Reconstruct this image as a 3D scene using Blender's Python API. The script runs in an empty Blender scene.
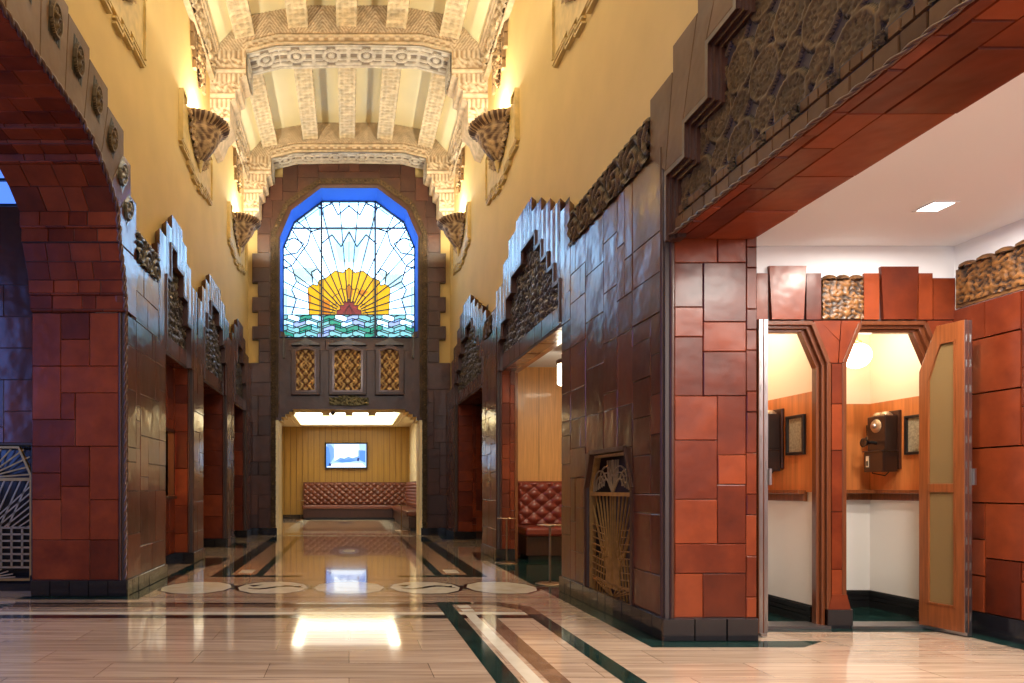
import bpy, math, random
import numpy as np
from mathutils import Vector, Matrix
R = math.radians
PI = math.pi
SC = bpy.context.scene
COL = SC.collection

# ------------------------------------------------------------ camera, world, light
cam_d = bpy.data.cameras.new('camera'); cam = bpy.data.objects.new('camera', cam_d); COL.objects.link(cam)
cam.location = (0, 0, 1.0); cam.rotation_euler = (R(90), 0, 0)
cam_d.sensor_width = 36.0; cam_d.lens = 24.0
cam_d.shift_x = 163/1024; cam_d.shift_y = 146.5/1024
cam_d.clip_start = 0.02; cam_d.clip_end = 200
SC.camera = cam
SC.view_settings.view_transform = 'Standard'; SC.view_settings.look = 'None'
SC.view_settings.gamma = 1; SC.view_settings.use_curve_mapping = False
SC.view_settings.exposure = 0.0
w = bpy.data.worlds.new('world'); SC.world = w; w.use_nodes = True
w.node_tree.nodes['Background'].inputs[0].default_value = (.55, .72, 1, 1)
w.node_tree.nodes['Background'].inputs[1].default_value = 0.6

def lamp(name, kind, loc, energy, color, rot=(0, 0, 0), size=.2, size_y=None, spot=None, blend=.6, spread=None):
    l = bpy.data.lights.new(name, kind); l.energy = energy; l.color = color
    if kind == 'AREA':
        l.size = size
        if size_y: l.shape = 'RECTANGLE'; l.size_y = size_y
        if spread: l.spread = R(spread)
    elif kind == 'SPOT':
        l.shadow_soft_size = size; l.spot_size = R(spot); l.spot_blend = blend
    else: l.shadow_soft_size = size
    o = bpy.data.objects.new(name, l); COL.objects.link(o); o.location = loc; o.rotation_euler = rot
    return o
WARM = (1, .80, .52)
# cool fill added above the unseen entrance opening; daylight through the vestibule window on the left
lamp('entrance_cool_fill', 'AREA', (0, -3.6, 6.4), 170, (.92, .92, 1), (R(68), 0, 0), 3.8, 1.8)
lamp('vestibule_daylight', 'AREA', (-5.85, 3.2, 2.6), 60, (.20, .34, 1), (R(90), 0, R(-90)), 3.2, 3.0)
lamp('entrance_warm_fill', 'AREA', (0, -1.2, 6.0), 60, (1, .82, .58), (R(25), 0, 0), 1.4, 1.4)  # warm fill added behind the camera to lift the left pier
# unseen fill lights added high under the vault, soft and warm
for yy in (2.2, 5.6, 9.0, 12.8):
    lamp('vault_fill', 'AREA', (0, yy, 7.75), 32, (1, .86, .64), (0, 0, 0), 1.6, 2.2)
# alcove downlights
lamp('alcove_lamp', 'AREA', (3.60, 4.19, 2.70), 34, (1, .92, .82), (0, 0, 0), .12, .12)
for p in ((4.0, 2.4), (3.3, 1.2), (3.0, 3.1)):
    lamp('alcove_lamp', 'AREA', (p[0], p[1], 2.70), 58, (1, .93, .85), (0, 0, 0), .5, .5)
lamp('alcove_fill', 'AREA', (3.4, -.9, 1.7), 26, (.85, .9, 1), (R(90), 0, 0), 1.2, 1.6)  # unseen cool fill added behind the camera to brighten the alcove ceiling
# lounge and niche
lamp('niche_lamp', 'AREA', (3.2, 8.2, 2.6), 30, (1, .82, .6), (0, 0, 0), .5, .5)
lamp('hatch_lamp', 'POINT', (-3.0, 8.9, 1.9), 90, (1, .42, .18), size=.1)

# ------------------------------------------------------------ materials
MATS = {}
def nodes_mat(name):
    m = bpy.data.materials.new(name); m.use_nodes = True; MATS[name] = m
    nt = m.node_tree; return m, nt, nt.nodes['Principled BSDF']
def N(nt, t, **kw):
    n = nt.nodes.new(t)
    for k, v in kw.items():
        if k.startswith('i_'): n.inputs[k[2:].replace('_', ' ')].default_value = v
        else: setattr(n, k, v)
    return n
def obj_coords(nt, scale=(1, 1, 1)):
    g = N(nt, 'ShaderNodeNewGeometry'); mp = N(nt, 'ShaderNodeMapping'); mp.inputs['Scale'].default_value = scale
    nt.links.new(g.outputs['Position'], mp.inputs[0]); return mp.outputs[0]
def plain(name, col, rough=.5, metal=0, coat=0, noise=0, nscale=8, bump=0, bscale=30, emit=None, estr=0, stretch=(1, 1, 1), spec=None, trans=0, ior=None):
    m, nt, b = nodes_mat(name)
    b.inputs['Base Color'].default_value = (*col, 1); b.inputs['Roughness'].default_value = rough
    b.inputs['Metallic'].default_value = metal; b.inputs['Coat Weight'].default_value = coat
    b.inputs['Coat Roughness'].default_value = .08
    if spec is not None: b.inputs['Specular IOR Level'].default_value = spec
    if trans: b.inputs['Transmission Weight'].default_value = trans
    if ior: b.inputs['IOR'].default_value = ior
    if noise or bump: co = obj_coords(nt, stretch)
    if noise:
        n = N(nt, 'ShaderNodeTexNoise'); n.inputs['Scale'].default_value = nscale; n.inputs['Detail'].default_value = 5
        nt.links.new(co, n.inputs['Vector'])
        r = N(nt, 'ShaderNodeValToRGB'); r.color_ramp.elements[0].position = .3; r.color_ramp.elements[1].position = .7
        r.color_ramp.elements[0].color = (*[c*(1-noise) for c in col], 1); r.color_ramp.elements[1].color = (*[min(1, c*(1+noise)) for c in col], 1)
        nt.links.new(n.outputs[0], r.inputs[0]); nt.links.new(r.outputs[0], b.inputs['Base Color'])
    if bump:
        n = N(nt, 'ShaderNodeTexNoise'); n.inputs['Scale'].default_value = bscale; nt.links.new(co, n.inputs['Vector'])
        bp = N(nt, 'ShaderNodeBump'); bp.inputs['Strength'].default_value = bump; bp.inputs['Distance'].default_value = .02
        nt.links.new(n.outputs[0], bp.inputs['Height']); nt.links.new(bp.outputs[0], b.inputs['Normal'])
    if emit: b.inputs['Emission Color'].default_value = (*emit, 1); b.inputs['Emission Strength'].default_value = estr
    return m
def tile_mat(name, dark, mid, light, rough=.22, wav=.25, wscale=5, coat=.5, spec=.5, crough=.2):
    m, nt, b = nodes_mat(name)
    a = N(nt, 'ShaderNodeAttribute'); a.attribute_name = 'tint'
    co = obj_coords(nt)
    n = N(nt, 'ShaderNodeTexNoise'); n.inputs['Scale'].default_value = 5; n.inputs['Detail'].default_value = 6; n.inputs['Roughness'].default_value = .6; nt.links.new(co, n.inputs['Vector'])
    ad = N(nt, 'ShaderNodeMath', operation='MULTIPLY_ADD'); ad.inputs[1].default_value = .45
    ml = N(nt, 'ShaderNodeMath', operation='MULTIPLY'); ml.inputs[1].default_value = .75
    nt.links.new(n.outputs[0], ml.inputs[0]); nt.links.new(a.outputs['Fac'], ad.inputs[0]); nt.links.new(ml.outputs[0], ad.inputs[2])
    r = N(nt, 'ShaderNodeValToRGB'); e = r.color_ramp.elements
    e[0].position = .15; e[0].color = (*dark, 1); e[1].position = .85; e[1].color = (*light, 1)
    k = e.new(.5); k.color = (*mid, 1)
    nt.links.new(ad.outputs[0], r.inputs[0]); nt.links.new(r.outputs[0], b.inputs['Base Color'])
    b.inputs['Roughness'].default_value = rough; b.inputs['Coat Weight'].default_value = coat; b.inputs['Coat Roughness'].default_value = crough; b.inputs['Specular IOR Level'].default_value = spec
    n2 = N(nt, 'ShaderNodeTexNoise'); n2.inputs['Scale'].default_value = wscale; n2.inputs['Detail'].default_value = 2; nt.links.new(co, n2.inputs['Vector'])
    bp = N(nt, 'ShaderNodeBump'); bp.inputs['Strength'].default_value = wav; bp.inputs['Distance'].default_value = .03
    nt.links.new(n2.outputs[0], bp.inputs['Height']); nt.links.new(bp.outputs[0], b.inputs['Normal']); nt.links.new(bp.outputs[0], b.inputs['Coat Normal'])
    return m
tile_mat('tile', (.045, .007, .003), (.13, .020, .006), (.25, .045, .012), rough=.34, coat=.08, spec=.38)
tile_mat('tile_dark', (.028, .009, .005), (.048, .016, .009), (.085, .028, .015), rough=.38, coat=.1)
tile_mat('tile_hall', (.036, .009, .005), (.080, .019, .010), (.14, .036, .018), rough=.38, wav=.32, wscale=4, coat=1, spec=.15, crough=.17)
tile_mat('tile_tan', (.07, .032, .013), (.11, .053, .022), (.16, .08, .034), rough=.5, coat=.05, spec=.2)
plain('grout', (.62, .56, .62), .7)  # pale tone puts the reflections of tile edges into the joint colour
plain('grout_dark', (.05, .035, .035), .6)
plain('base_tile', (.014, .013, .016), .18, coat=.4)
plain('plaster_yellow', (.64, .46, .175), .75, noise=.05, nscale=2)
plain('plaster_cream', (.88, .80, .52), .7, noise=.03, nscale=2)
plain('plaster_white', (.84, .85, .88), .7)
plain('cream_paint', (.90, .78, .50), .6)
plain('stone_carved', (.60, .46, .30), .8, noise=.25, nscale=9, bump=.3, bscale=60)
plain('stone_beam', (.66, .53, .33), .8, noise=.18, nscale=14, bump=.35, bscale=50)
plain('terracotta', (.40, .22, .09), .6, noise=.35, nscale=12, bump=.5, bscale=40)
plain('rope_bronze', (.12, .055, .035), .3, metal=.3, coat=.4)
plain('brass', (.50, .29, .10), .4, metal=.75, noise=.15, nscale=20)
plain('brass_pale', (.50, .38, .24), .38, metal=.7)
plain('steel', (.42, .40, .40), .35, metal=1)
plain('bronze_table', (.30, .20, .11), .3, metal=1)
plain('black', (.012, .011, .011), .35)
plain('black_gloss', (.01, .009, .009), .15, coat=.5)
plain('wood_panel', (.62, .30, .095), .38, noise=.16, nscale=3, stretch=(14, 14, .8), coat=.15)
plain('wood_booth', (.60, .205, .055), .35, noise=.22, nscale=2.5, stretch=(10, 10, .7), coat=.2)
plain('wood_door', (.22, .062, .017), .3, noise=.25, nscale=3, stretch=(22, 22, 1), coat=.35)
plain('wood_frame', (.13, .036, .012), .3, noise=.2, nscale=3, stretch=(22, 22, 1), coat=.35)
plain('wood_dark', (.05, .016, .008), .35, noise=.25, nscale=6, stretch=(8, 8, 1))
plain('wood_ochre', (.42, .235, .045), .4, noise=.12, nscale=2, stretch=(20, 1, .5), coat=.1)
plain('leather', (.20, .030, .016), .3, coat=.25, bump=.12, bscale=120)
plain('leather_brown', (.17, .048, .024), .3, coat=.25, bump=.12, bscale=90)
plain('lamp_white', (1, .95, .85), .5, emit=(1, .88, .66), estr=9)
plain('lamp_cool', (1, 1, 1), .5, emit=(1, .97, .92), estr=14)
plain('lounge_light', (1, 1, 1), .5, emit=(1, .96, .80), estr=8)
plain('lounge_soft', (1, 1, 1), .5, emit=(1, .96, .84), estr=1.3)
plain('bulb', (1, .9, .7), .5, emit=(1, .85, .6), estr=20)
plain('glass', (.95, .95, .9), .03, trans=1, ior=1.45)
plain('paper', (.34, .30, .20), .6, noise=.3, nscale=60)
plain('reveal_blue_spill', (.03, .13, .60), .8, spec=.1)  # blue daylight spill painted into the colour of a white reveal
plain('lead', (.02, .035, .07), .35, metal=.4)
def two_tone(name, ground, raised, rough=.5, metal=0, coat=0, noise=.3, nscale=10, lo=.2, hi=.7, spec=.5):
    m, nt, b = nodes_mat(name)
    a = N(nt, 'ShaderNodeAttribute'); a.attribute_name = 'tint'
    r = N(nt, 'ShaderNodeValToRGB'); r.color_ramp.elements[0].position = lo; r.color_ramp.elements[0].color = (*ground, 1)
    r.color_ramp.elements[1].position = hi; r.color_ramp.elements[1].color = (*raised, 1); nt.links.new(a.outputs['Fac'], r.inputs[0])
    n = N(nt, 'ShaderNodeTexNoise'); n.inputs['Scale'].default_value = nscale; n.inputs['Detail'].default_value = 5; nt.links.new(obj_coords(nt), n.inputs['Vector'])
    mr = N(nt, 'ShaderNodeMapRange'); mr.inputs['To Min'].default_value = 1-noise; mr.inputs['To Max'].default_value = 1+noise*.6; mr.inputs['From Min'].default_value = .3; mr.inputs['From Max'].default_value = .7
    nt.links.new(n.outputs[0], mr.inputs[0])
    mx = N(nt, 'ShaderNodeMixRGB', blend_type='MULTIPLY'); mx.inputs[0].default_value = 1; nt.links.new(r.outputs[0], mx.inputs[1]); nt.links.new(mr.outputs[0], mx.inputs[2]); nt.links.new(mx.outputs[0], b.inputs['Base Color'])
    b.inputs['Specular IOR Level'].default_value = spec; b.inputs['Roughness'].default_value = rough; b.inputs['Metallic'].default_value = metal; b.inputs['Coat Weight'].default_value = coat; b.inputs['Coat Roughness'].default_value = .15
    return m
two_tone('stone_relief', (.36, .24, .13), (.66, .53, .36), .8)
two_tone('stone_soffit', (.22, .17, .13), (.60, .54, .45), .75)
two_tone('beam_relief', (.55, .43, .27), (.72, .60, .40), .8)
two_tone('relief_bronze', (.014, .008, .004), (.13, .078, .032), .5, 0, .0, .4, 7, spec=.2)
two_tone('relief_teal', (.018, .018, .020), (.11, .10, .095), .3, .1, .5, .4, 7)
two_tone('relief_gold', (.022, .012, .008), (.25, .105, .026), .5, 0, .05, .6, 16)
two_tone('relief_gilt', (.16, .06, .02), (.72, .48, .20), .4, .2, 0, .4, 22)
two_tone('relief_verd', (.05, .045, .02), (.26, .24, .13), .5, .1)
two_tone('terracotta_relief', (.12, .06, .03), (.50, .33, .16), .65, 0, 0, .3)
def marble(name, c1, c2, scale=3, rough=.07, stretch=(1, 1, 1), vein=None):
    m, nt, b = nodes_mat(name); co = obj_coords(nt, stretch)
    n = N(nt, 'ShaderNodeTexNoise'); n.inputs['Scale'].default_value = scale; n.inputs['Detail'].default_value = 8; n.inputs['Distortion'].default_value = 1.2
    nt.links.new(co, n.inputs['Vector'])
    r = N(nt, 'ShaderNodeValToRGB'); r.color_ramp.elements[0].position = .32; r.color_ramp.elements[0].color = (*c1, 1)
    r.color_ramp.elements[1].position = .68; r.color_ramp.elements[1].color = (*c2, 1)
    nt.links.new(n.outputs[0], r.inputs[0]); nt.links.new(r.outputs[0], b.inputs['Base Color'])
    b.inputs['Roughness'].default_value = rough
    return m, nt, b, r
# beige plank marble: per-tile tone, grain along x, hairline joints
m, nt, b, r = marble('marble_beige', (.45, .31, .215), (.72, .545, .395), 1.6, .085, (.7, 13, 1))
br = N(nt, 'ShaderNodeTexBrick'); br.inputs['Color1'].default_value = (.80, .78, .76, 1); br.inputs['Color2'].default_value = (1, 1, 1, 1); br.inputs['Mortar'].default_value = (.45, .38, .33, 1)
br.inputs['Scale'].default_value = 1; br.inputs['Brick Width'].default_value = .9; br.inputs['Row Height'].default_value = .3; br.inputs['Mortar Size'].default_value = .0022; br.inputs['Bias'].default_value = .1
g = N(nt, 'ShaderNodeNewGeometry'); nt.links.new(g.outputs['Position'], br.inputs['Vector'])
mx = N(nt, 'ShaderNodeMixRGB', blend_type='MULTIPLY'); mx.inputs[0].default_value = 1
nt.links.new(r.outputs[0], mx.inputs[1]); nt.links.new(br.outputs[0], mx.inputs[2]); nt.links.new(mx.outputs[0], b.inputs['Base Color'])
b.inputs['Coat Weight'].default_value = .6; b.inputs['Coat Roughness'].default_value = .03
marble('marble_green', (.004, .016, .013), (.016, .048, .040), 5, .06)
marble('marble_cream', (.66, .60, .46), (.80, .75, .62), 4, .07)
marble('marble_brown', (.10, .055, .035), (.24, .14, .09), 5, .07)
marble('marble_tan', (.36, .20, .11), (.50, .31, .19), 2, .08, (.8, 9, 1))
marble('marble_grey', (.07, .08, .12), (.18, .19, .25), 6, .07)
for nm, c, s in (('pane_sky', (.36, .68, 1.0), 2.3), ('pane_white', (.36, .64, 1), 5.5), ('pane_pale', (.40, .70, .84), 1.5), ('pane_yellow', (1, .58, .01), .85), ('pane_amber', (.80, .28, .01), .7),
                 ('pane_red', (.36, .03, .05), .55), ('pane_teal', (.02, .46, .34), .75), ('pane_aqua', (.26, .74, .84), .95), ('pane_blue', (.38, .56, 1), 1.05),
                 ('pane_day', (.12, .28, 1), 2.0), ('pane_dusk', (.10, .25, .9), 1.3)):
    plain(nm, tuple(x*.5 for x in c), .2, emit=c, estr=s)
for nm, c, s in (('screen_sky', (.40, .62, 1), 1.5), ('screen_white', (.74, .88, 1), 1.9), ('screen_mid', (.10, .30, .85), 1.3), ('screen_dark', (.03, .09, .35), .8), ('screen_soft', (.22, .45, .95), 1.2)):
    plain(nm, (.02, .02, .03), .2, emit=c, estr=s)

# ------------------------------------------------------------ mesh builder
class Fr:
    """a local frame: origin, u, v and outward normal n"""
    def __init__(s, o, u, v, n): s.o, s.u, s.v, s.n = Vector(o), Vector(u), Vector(v), Vector(n)
    def p(s, u, v, n=0): return s.o + s.u*u + s.v*v + s.n*n
WR = Fr((2.06, 0, 0), (0, 1, 0), (0, 0, 1), (-1, 0, 0))      # right cladding face, u = y, v = z
WL = Fr((-2.06, 0, 0), (0, 1, 0), (0, 0, 1), (1, 0, 0))      # left cladding face
def front(y): return Fr((0, y, 0), (1, 0, 0), (0, 0, 1), (0, -1, 0))   # faces the camera, u = x, v = z
FLOOR = Fr((0, 0, 0), (1, 0, 0), (0, 1, 0), (0, 0, 1))
SOFF = lambda z: Fr((0, 0, z), (1, 0, 0), (0, 1, 0), (0, 0, -1))

class MB:
    def __init__(s): s.v, s.f, s.m, s.t, s.sm = [], [], [], [], []
    def add(s, vs, fs, mi=0, tint=.5, smooth=False):
        b = len(s.v); s.v += [tuple(x) for x in vs]
        for f in fs: s.f.append(tuple(b+i for i in f)); s.m.append(mi); s.t.append(tint); s.sm.append(smooth)
        return s
    def fbox(s, fr, u0, u1, v0, v1, n0, n1, mi=0, tint=.5):
        P = [fr.p(a, b_, c) for c in (n0, n1) for b_ in (v0, v1) for a in (u0, u1)]
        F = [(0, 2, 3, 1), (4, 5, 7, 6), (0, 1, 5, 4), (2, 6, 7, 3), (0, 4, 6, 2), (1, 3, 7, 5)]
        if fr.u.cross(fr.v).dot(fr.n)*(u1-u0)*(v1-v0)*(n1-n0) < 0: F = [f[::-1] for f in F]
        return s.add(P, F, mi, tint)
    def box(s, x0, x1, y0, y1, z0, z1, mi=0, tint=.5): return s.fbox(FLOOR, x0, x1, y0, y1, z0, z1, mi, tint)
    def prism(s, fr, poly, n0, n1, mi=0, tint=.5):
        a = sum(poly[i][0]*poly[(i+1) % len(poly)][1]-poly[(i+1) % len(poly)][0]*poly[i][1] for i in range(len(poly)))
        if a*fr.u.cross(fr.v).dot(fr.n)*(n1-n0) < 0: poly = poly[::-1]
        k = len(poly)
        P = [fr.p(a, b, n0) for a, b in poly]+[fr.p(a, b, n1) for a, b in poly]
        F = [tuple(range(k))[::-1], tuple(range(k, 2*k))]+[(i, (i+1) % k, k+(i+1) % k, k+i) for i in range(k)]
        return s.add(P, F, mi, tint)
    def poly(s, fr, poly, n=0, mi=0, tint=.5):
        a = sum(poly[i][0]*poly[(i+1) % len(poly)][1]-poly[(i+1) % len(poly)][0]*poly[i][1] for i in range(len(poly)))
        if a*fr.u.cross(fr.v).dot(fr.n) < 0: poly = poly[::-1]
        return s.add([fr.p(a, b, n) for a, b in poly], [tuple(range(len(poly)))], mi, tint)
    def ring(s, fr, outer, inner, n=0, mi=0):
        k = len(outer); P = [fr.p(a, b, n) for a, b in outer]+[fr.p(a, b, n) for a, b in inner]
        return s.add(P, [(i, (i+1) % k, k+(i+1) % k, k+i) for i in range(k)], mi)
    def ringprism(s, fr, outer, inner, n0, n1, mi=0):
        k = len(outer)
        P = [fr.p(a, b, n) for n in (n0, n1) for lst in (outer, inner) for a, b in lst]
        F = []
        for i in range(k):
            j = (i+1) % k
            F += [(2*k+i, 2*k+j, 3*k+j, 3*k+i), (i, k+i, k+j, j), (i, j, 2*k+j, 2*k+i), (k+i, 3*k+i, 3*k+j, k+j)]
        return s.add(P, F, mi)
    def tube(s, path, r, seg=10, mi=0, smooth=True, cap=True):
        path = [Vector(p) for p in path]; k = len(path); rings = []
        for i, p in enumerate(path):
            d = (path[min(i+1, k-1)]-path[max(i-1, 0)]).normalized()
            a = d.orthogonal().normalized() if i == 0 else (pa-d*pa.dot(d)).normalized()
            pa = a; c = d.cross(a); rr = r[i] if isinstance(r, (list, tuple)) else r
            rings.append([p+(a*math.cos(2*PI*j/seg)+c*math.sin(2*PI*j/seg))*rr for j in range(seg)])
        P = [q for rg in rings for q in rg]
        F = [(i*seg+j, i*seg+(j+1) % seg, (i+1)*seg+(j+1) % seg, (i+1)*seg+j) for i in range(k-1) for j in range(seg)]
        s.add(P, F, mi, .5, smooth)
        if cap: s.add(rings[0], [tuple(range(seg))[::-1]], mi); s.add(rings[-1], [tuple(range(seg))], mi)
        return s
    def bar(s, fr, p0, p1, wd, n0, n1, mi=0):
        dx, dy = p1[0]-p0[0], p1[1]-p0[1]; l = math.hypot(dx, dy) or 1; a, b = -dy/l*wd/2, dx/l*wd/2
        return s.prism(fr, [(p0[0]+a, p0[1]+b), (p0[0]-a, p0[1]-b), (p1[0]-a, p1[1]-b), (p1[0]+a, p1[1]+b)], n0, n1, mi)
    def line(s, fr, pts, wd, n0, n1, mi=0):
        for a, b in zip(pts, pts[1:]): s.bar(fr, a, b, wd, n0, n1, mi)
        return s
    def lathe(s, c, prof, seg=32, axis=(0, 0, 1), a0=0, a1=2*PI, mi=0, smooth=True):
        ax = Vector(axis).normalized(); u = ax.orthogonal().normalized() if abs(ax.z) < .99 else Vector((1, 0, 0)); v = ax.cross(u)
        c = Vector(c); full = abs(a1-a0-2*PI) < 1e-6; k = seg if full else seg+1; P = []
        for r, h in prof:
            for j in range(k):
                a = a0+(a1-a0)*j/seg; P.append(c+ax*h+(u*math.cos(a)+v*math.sin(a))*r)
        F = []
        for i in range(len(prof)-1):
            for j in range(seg):
                jn = (j+1) % k if full else j+1
                F.append((i*k+j, i*k+jn, (i+1)*k+jn, (i+1)*k+j))
        return s.add(P, F, mi, .5, smooth)
    def tiles(s, fr, u0, u1, v0, v1, seed, cell=.135, mt=0, mg=1, n=0, h=.005, gap=.003, sizes=None):
        """random ashlar of glazed blocks, each with its own bevel and slight tilt, over a grout bed"""
        rn = random.Random(seed); W, H = u1-u0, v1-v0
        nu, nv = max(1, round(W/cell)), max(1, round(H/cell)); cu, cv = W/nu, H/nv
        s.add([fr.p(u0, v0, n), fr.p(u1, v0, n), fr.p(u1, v1, n), fr.p(u0, v1, n)], [(0, 1, 2, 3)], mg)
        used = [[False]*nv for _ in range(nu)]
        sizes = sizes or [(2, 2), (3, 2), (2, 3), (3, 3), (2, 4), (1, 2), (4, 3), (2, 2), (3, 2), (1, 3), (2, 1)]
        for j in range(nv):
            for i in range(nu):
                if used[i][j]: continue
                a, b = rn.choice(sizes)
                aa = 0
                while aa < a and i+aa < nu and not used[i+aa][j]: aa += 1
                if i+aa == nu-1 and not used[nu-1][j] and aa >= 1: aa += 1
                b = min(b, nv-j)
                if nv-j-b == 1: b += 1
                for p in range(i, i+aa):
                    for q in range(j, j+b): used[p][q] = True
                s.tile(fr, u0+i*cu, u0+(i+aa)*cu, v0+j*cv, v0+(j+b)*cv, rn, mt, n, h, gap)
        return s
    def tile(s, fr, a0, a1, b0, b1, rn, mt=0, n=0, h=.010, gap=.004):
        g = gap/2; bv = .0045; t = [rn.uniform(-.0025, .0025) for _ in range(3)]
        o = [(a0+g, b0+g), (a1-g, b0+g), (a1-g, b1-g), (a0+g, b1-g)]
        i = [(a0+g+bv, b0+g+bv), (a1-g-bv, b0+g+bv), (a1-g-bv, b1-g-bv), (a0+g+bv, b1-g-bv)]
        hh = [h+t[0]-t[1]*.5-t[2]*.5, h+t[0]+t[1]*.5-t[2]*.5, h+t[0]+t[1]*.5+t[2]*.5, h+t[0]-t[1]*.5+t[2]*.5]
        P = [fr.p(*q, n) for q in o]+[fr.p(*q, n+z) for q, z in zip(i, hh)]
        F = [(4, 5, 6, 7)]+[(k, (k+1) % 4, 4+(k+1) % 4, 4+k) for k in range(4)]
        if fr.u.cross(fr.v).dot(fr.n) < 0: F = [f[::-1] for f in F]
        return s.add(P, F, mt, rn.random())
    def relief(s, fr, u0, u1, v0, v1, res, fn, amp, n=0, mask=None, mi=0):
        nu, nv = max(2, int((u1-u0)/res)), max(2, int((v1-v0)/res))
        U, V = np.meshgrid(np.linspace(u0, u1, nu+1), np.linspace(v0, v1, nv+1), indexing='ij')
        Q = fn(U, V); Hh = Q*amp+n; T = []
        P = [fr.p(float(U[i, j]), float(V[i, j]), float(Hh[i, j])) for i in range(nu+1) for j in range(nv+1)]
        F = []
        flip = fr.u.cross(fr.v).dot(fr.n) < 0
        for i in range(nu):
            for j in range(nv):
                if mask and not mask((U[i, j]+U[i+1, j])/2, (V[i, j]+V[i, j+1])/2): continue
                q = (i*(nv+1)+j, (i+1)*(nv+1)+j, (i+1)*(nv+1)+j+1, i*(nv+1)+j+1)
                F.append(q[::-1] if flip else q); T.append(float(Q[i, j]+Q[i+1, j]+Q[i+1, j+1]+Q[i, j+1])/4)
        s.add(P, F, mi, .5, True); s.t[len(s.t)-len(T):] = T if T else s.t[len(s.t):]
        return s
    def build(s, name, mats, parent=None, bevel=0, label=None, cat=None, group=None, kind=None):
        if isinstance(mats, str): mats = [mats]
        if parent is not None:
            org = Vector((0, 0, 0)); p = parent
            while p: org += p.location; p = p.parent
            loc = Vector((0, 0, 0))
        else:
            a = np.array(s.v); lo, hi = a.min(0), a.max(0)
            org = Vector(((lo[0]+hi[0])/2, (lo[1]+hi[1])/2, lo[2])); loc = org.copy()
        me = bpy.data.meshes.new(name)
        me.from_pydata([(x-org.x, y-org.y, z-org.z) for x, y, z in s.v], [], s.f)
        for k in mats: me.materials.append(MATS[k])
        me.polygons.foreach_set('material_index', s.m); me.polygons.foreach_set('use_smooth', s.sm)
        at = me.attributes.new('tint', 'FLOAT', 'FACE'); at.data.foreach_set('value', s.t)
        me.update()
        o = bpy.data.objects.new(name, me); COL.objects.link(o); o.location = loc
        if parent is not None: o.parent = parent
        if bevel:
            bm_ = o.modifiers.new('bevel', 'BEVEL'); bm_.width = bevel; bm_.segments = 2; bm_.limit_method = 'ANGLE'; bm_.angle_limit = R(35)
        tag(o, label, cat, group, kind); return o
def tag(o, label=None, cat=None, group=None, kind=None):
    if label: o['label'] = label
    if cat: o['category'] = cat
    if group: o['group'] = group
    if kind: o['kind'] = kind
def thing(name, loc, label, cat, group=None, kind=None):
    o = bpy.data.objects.new(name, None); COL.objects.link(o); o.location = loc; o.empty_display_size = .1
    tag(o, label, cat, group, kind); return o
def copy_tree(o, parent=None):
    c = o.copy(); COL.objects.link(c)
    if parent is not None: c.parent = parent
    for ch in list(o.children): copy_tree(ch, c)
    return c
def struct(mb, name, mats, parent=None, **k):
    return mb.build(name, mats, parent, kind=None if parent else 'structure', **k)
def inside(poly):
    def f(x, y):
        c = False; k = len(poly)
        for i in range(k):
            x0, y0 = poly[i]; x1, y1 = poly[(i+1) % k]
            if (y0 > y) != (y1 > y) and x < (x1-x0)*(y-y0)/(y1-y0)+x0: c = not c
        return c
    return f
# carved patterns (heights 0..1)
def hsh(a): return np.modf(np.sin(a*127.1)*43758.5453)[0]
def rosettes(rad, u0=0, v0=0):
    def f(U, V):
        H = np.zeros_like(U)
        H += .18*(.5+.5*np.sin(U*70)*np.sin(V*62+np.sin(U*31)*2))
        for row in range(-2, 14):
            for col in range(-2, 40):
                big = (row+col) % 2 == 0; rr = rad*(1.0 if big else .62)
                cx = u0+col*rad*1.55; cy = v0+row*rad*1.55+(.35*rad if col % 2 else 0)
                r = np.hypot(U-cx, V-cy); th = np.arctan2(V-cy, U-cx); q = r/rr
                ringv = np.where(q < 1, .45+.35*((q > .80) & (q < .97))*1.0+.35*((q > .30) & (q < .38)), 0)
                ringv += np.where((q > .44) & (q < .76), .30*(np.cos(th*(22 if big else 14)) > 0), 0)
                ringv += np.where(q < .26, .35*(.5+.5*np.cos(th*5+q*9)), 0)
                H = np.where(q < 1, ringv, H)
        return H
    return f
def scroll(s):
    def f(U, V):
        a = np.sin(U*s+1.7*np.sin(V*s*.8)+.8*np.sin(V*s*2.1)); b = np.sin(V*s*1.15+1.9*np.sin(U*s*.73+1))
        c = np.sin((U+V)*s*2.3+2*np.sin(U*s*1.3)); return np.clip(.5+.55*a*b+.28*c, 0, 1)
    return f
def leafwave(s):
    def f(U, V):
        ph = np.modf(np.abs(U*s/2+100))[0]-.5; k = np.modf(np.abs(V*s/2+100))[0]-.5; r = np.hypot(ph, k)
        return np.clip(.5+.5*np.sin(r*26-np.arctan2(k, ph)*2), 0, 1)
    return f
def stepfret(s):
    def f(U, V):
        a = np.abs(np.modf(np.abs(U)*s+.5)[0]-.5)*2; b = np.abs(np.modf(np.abs(V)*s)[0]-.5)*2; q = np.maximum(a, b)
        return np.where((q > .78) | ((q > .40) & (q < .58)), 1.0, 0)*.8+.2*(q < .2)
    return f

# ============================================================ SHELL
WY = 2.16
# ---- floor with its inlay
fl = MB(); fl.box(-6.2, 6.2, -5, 23, -.12, 0, 0)
def inlay(poly, mi, lv=1): fl.poly(FLOOR, poly, .0004*lv, mi)
def rect(x0, x1, y0, y1, mi, lv=1): inlay([(x0, y0), (x1, y0), (x1, y1), (x0, y1)], mi, lv)
FM = ['marble_beige', 'marble_green', 'marble_cream', 'marble_brown', 'marble_tan', 'marble_grey', 'black_gloss']
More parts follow.
